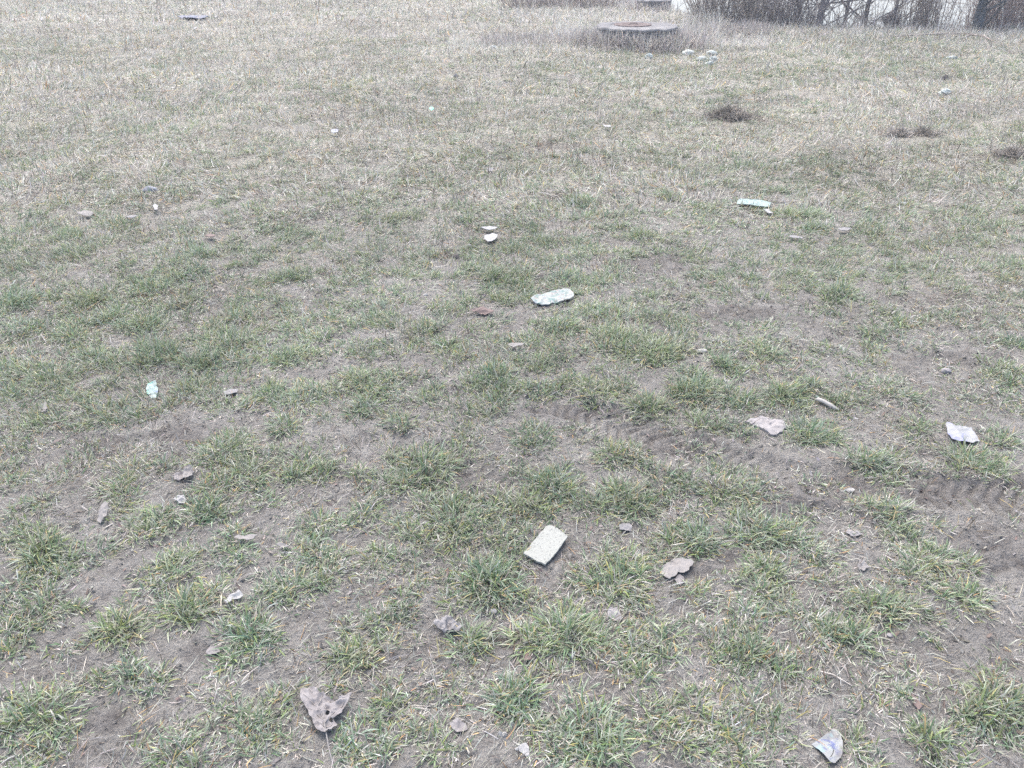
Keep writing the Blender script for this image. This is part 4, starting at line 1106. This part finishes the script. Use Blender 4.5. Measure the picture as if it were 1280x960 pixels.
# tall dead grass and weeds along the bank and round the wells
weeds = Blades()
WEED = np.array([[0.33, 0.305, 0.285], [0.25, 0.23, 0.225], [0.42, 0.395, 0.365], [0.19, 0.175, 0.175]])
TALL = np.array([[0.50, 0.48, 0.435], [0.56, 0.545, 0.50], [0.43, 0.41, 0.365]])
def stand(x, y, hgt, wd, pal, lean=0.35, segs=3):
    ok = keep_off(x, y); x, y = x[ok], y[ok]
    n = len(x)
    if not n:
        return
    L = hgt * rng.uniform(0.45, 1.25, n)
    c = pick(pal, n, 0.2)
    weeds.add(x, y, H(x, y) - 0.01, rng.random(n) * 6.28, np.abs(rng.normal(lean, 0.3, n)), rng.normal(0.5, 0.5, n), L, wd * rng.uniform(0.6, 1.4, n), c, c * 1.1, segs)
def band(px0, px1, py0, py1, n):
    px, py = rng.uniform(px0, px1, n), rng.uniform(py0, py1, n)
    x, y, _ = ground(px, py)
    return x, y
# pale fringe on the crest
x = rng.uniform(3.6, 14, 9000); y = bank_edge(x) + rng.normal(-0.7, 0.75, 9000); stand(x, y, 0.14, 0.006, TALL, 0.6)
x = rng.uniform(3.6, 14, 1400); y = bank_edge(x) + rng.normal(-0.1, 0.4, 1400); stand(x, y, 0.24, 0.006, np.vstack([TALL, WEED[:1]]), 0.35)
# weeds round the well and in the hollow
wx, wy, wz, wr = WELL
a = rng.uniform(math.pi * 0.9, math.pi * 2.1, 5200); q = wr * (1.0 + np.abs(rng.normal(0, 0.38, 5200)))
k = rng.random(5200) < np.clip(0.6 + 0.9 * fbm(np.cos(a) * 3 + q, np.sin(a) * 3, 170, 2), 0.1, 1); a, q = a[k], q[k]
stand(wx + q * np.cos(a), wy + q * np.sin(a), 0.27, 0.008, np.vstack([WEED, TALL[2:]]), 0.45)
q = wr * rng.uniform(1.0, 1.2, 900); a = rng.uniform(math.pi, 2 * math.pi, 900); stand(wx + q * np.cos(a), wy + q * np.sin(a), 0.30, 0.008, np.vstack([WEED, TALL]), 0.3)
x, y = band(690, 900, 40, 58, 1300); stand(x, y, 0.36, 0.007, TALL, 0.35)
a = rng.uniform(0, 6.28, 900); q = wr * rng.uniform(1.02, 1.5, 900); stand(wx + q * np.cos(a), wy + q * np.sin(a), 0.32, 0.006, np.vstack([WEED, TALL]), 0.3)
x, y = band(600, 760, 46, 58, 2600); stand(x, y, 0.17, 0.006, WEED, 0.6)
x, y = band(850, 960, 36, 46, 2800); stand(x, y, 0.20, 0.006, WEED, 0.5)
x, y = band(850, 960, 44, 62, 2600); stand(x, y, 0.18, 0.006, TALL, 0.5)
x, y = band(860, 960, 20, 32, 2400); stand(x, y, 0.30, 0.007, TALL, 0.4)
x, y = band(560, 860, 52, 66, 3000); stand(x, y, 0.13, 0.006, TALL, 0.6)
x, y = band(640, 860, 12, 30, 3500); stand(x, y, 0.16, 0.008, TALL, 0.6)
x, y = band(640, 880, 1, 12, 3000); stand(x, y, 0.28, 0.008, WEED, 0.5)
wx, wy, wz, wr = WELL2
a = rng.uniform(0, 6.28, 900); q = wr * rng.uniform(1.03, 2.2, 900) * 1.0; stand(wx + q * np.cos(a), wy + q * np.sin(a), 0.26, 0.010, np.vstack([WEED, TALL]), 0.4)
x = rng.uniform(4.2, 14, 800); y = bank_edge(x) + rng.uniform(0.1, 1.2, 800); stand(x, y, 0.75, 0.006, np.vstack([TALL, WEED]), 0.25)
x, y = band(780, 860, 6, 14, 900); stand(x, y, 0.24, 0.010, np.vstack([WEED, TALL]), 0.4)
# foot of the thicket
x = rng.uniform(4.0, 13, 6000); y = bank_edge(x) + rng.uniform(0.2, 1.6, 6000); stand(x, y, 0.26, 0.006, WEED, 0.4)
tag(weeds.build('tall_dead_grass', M_STRAW), kind='stuff')
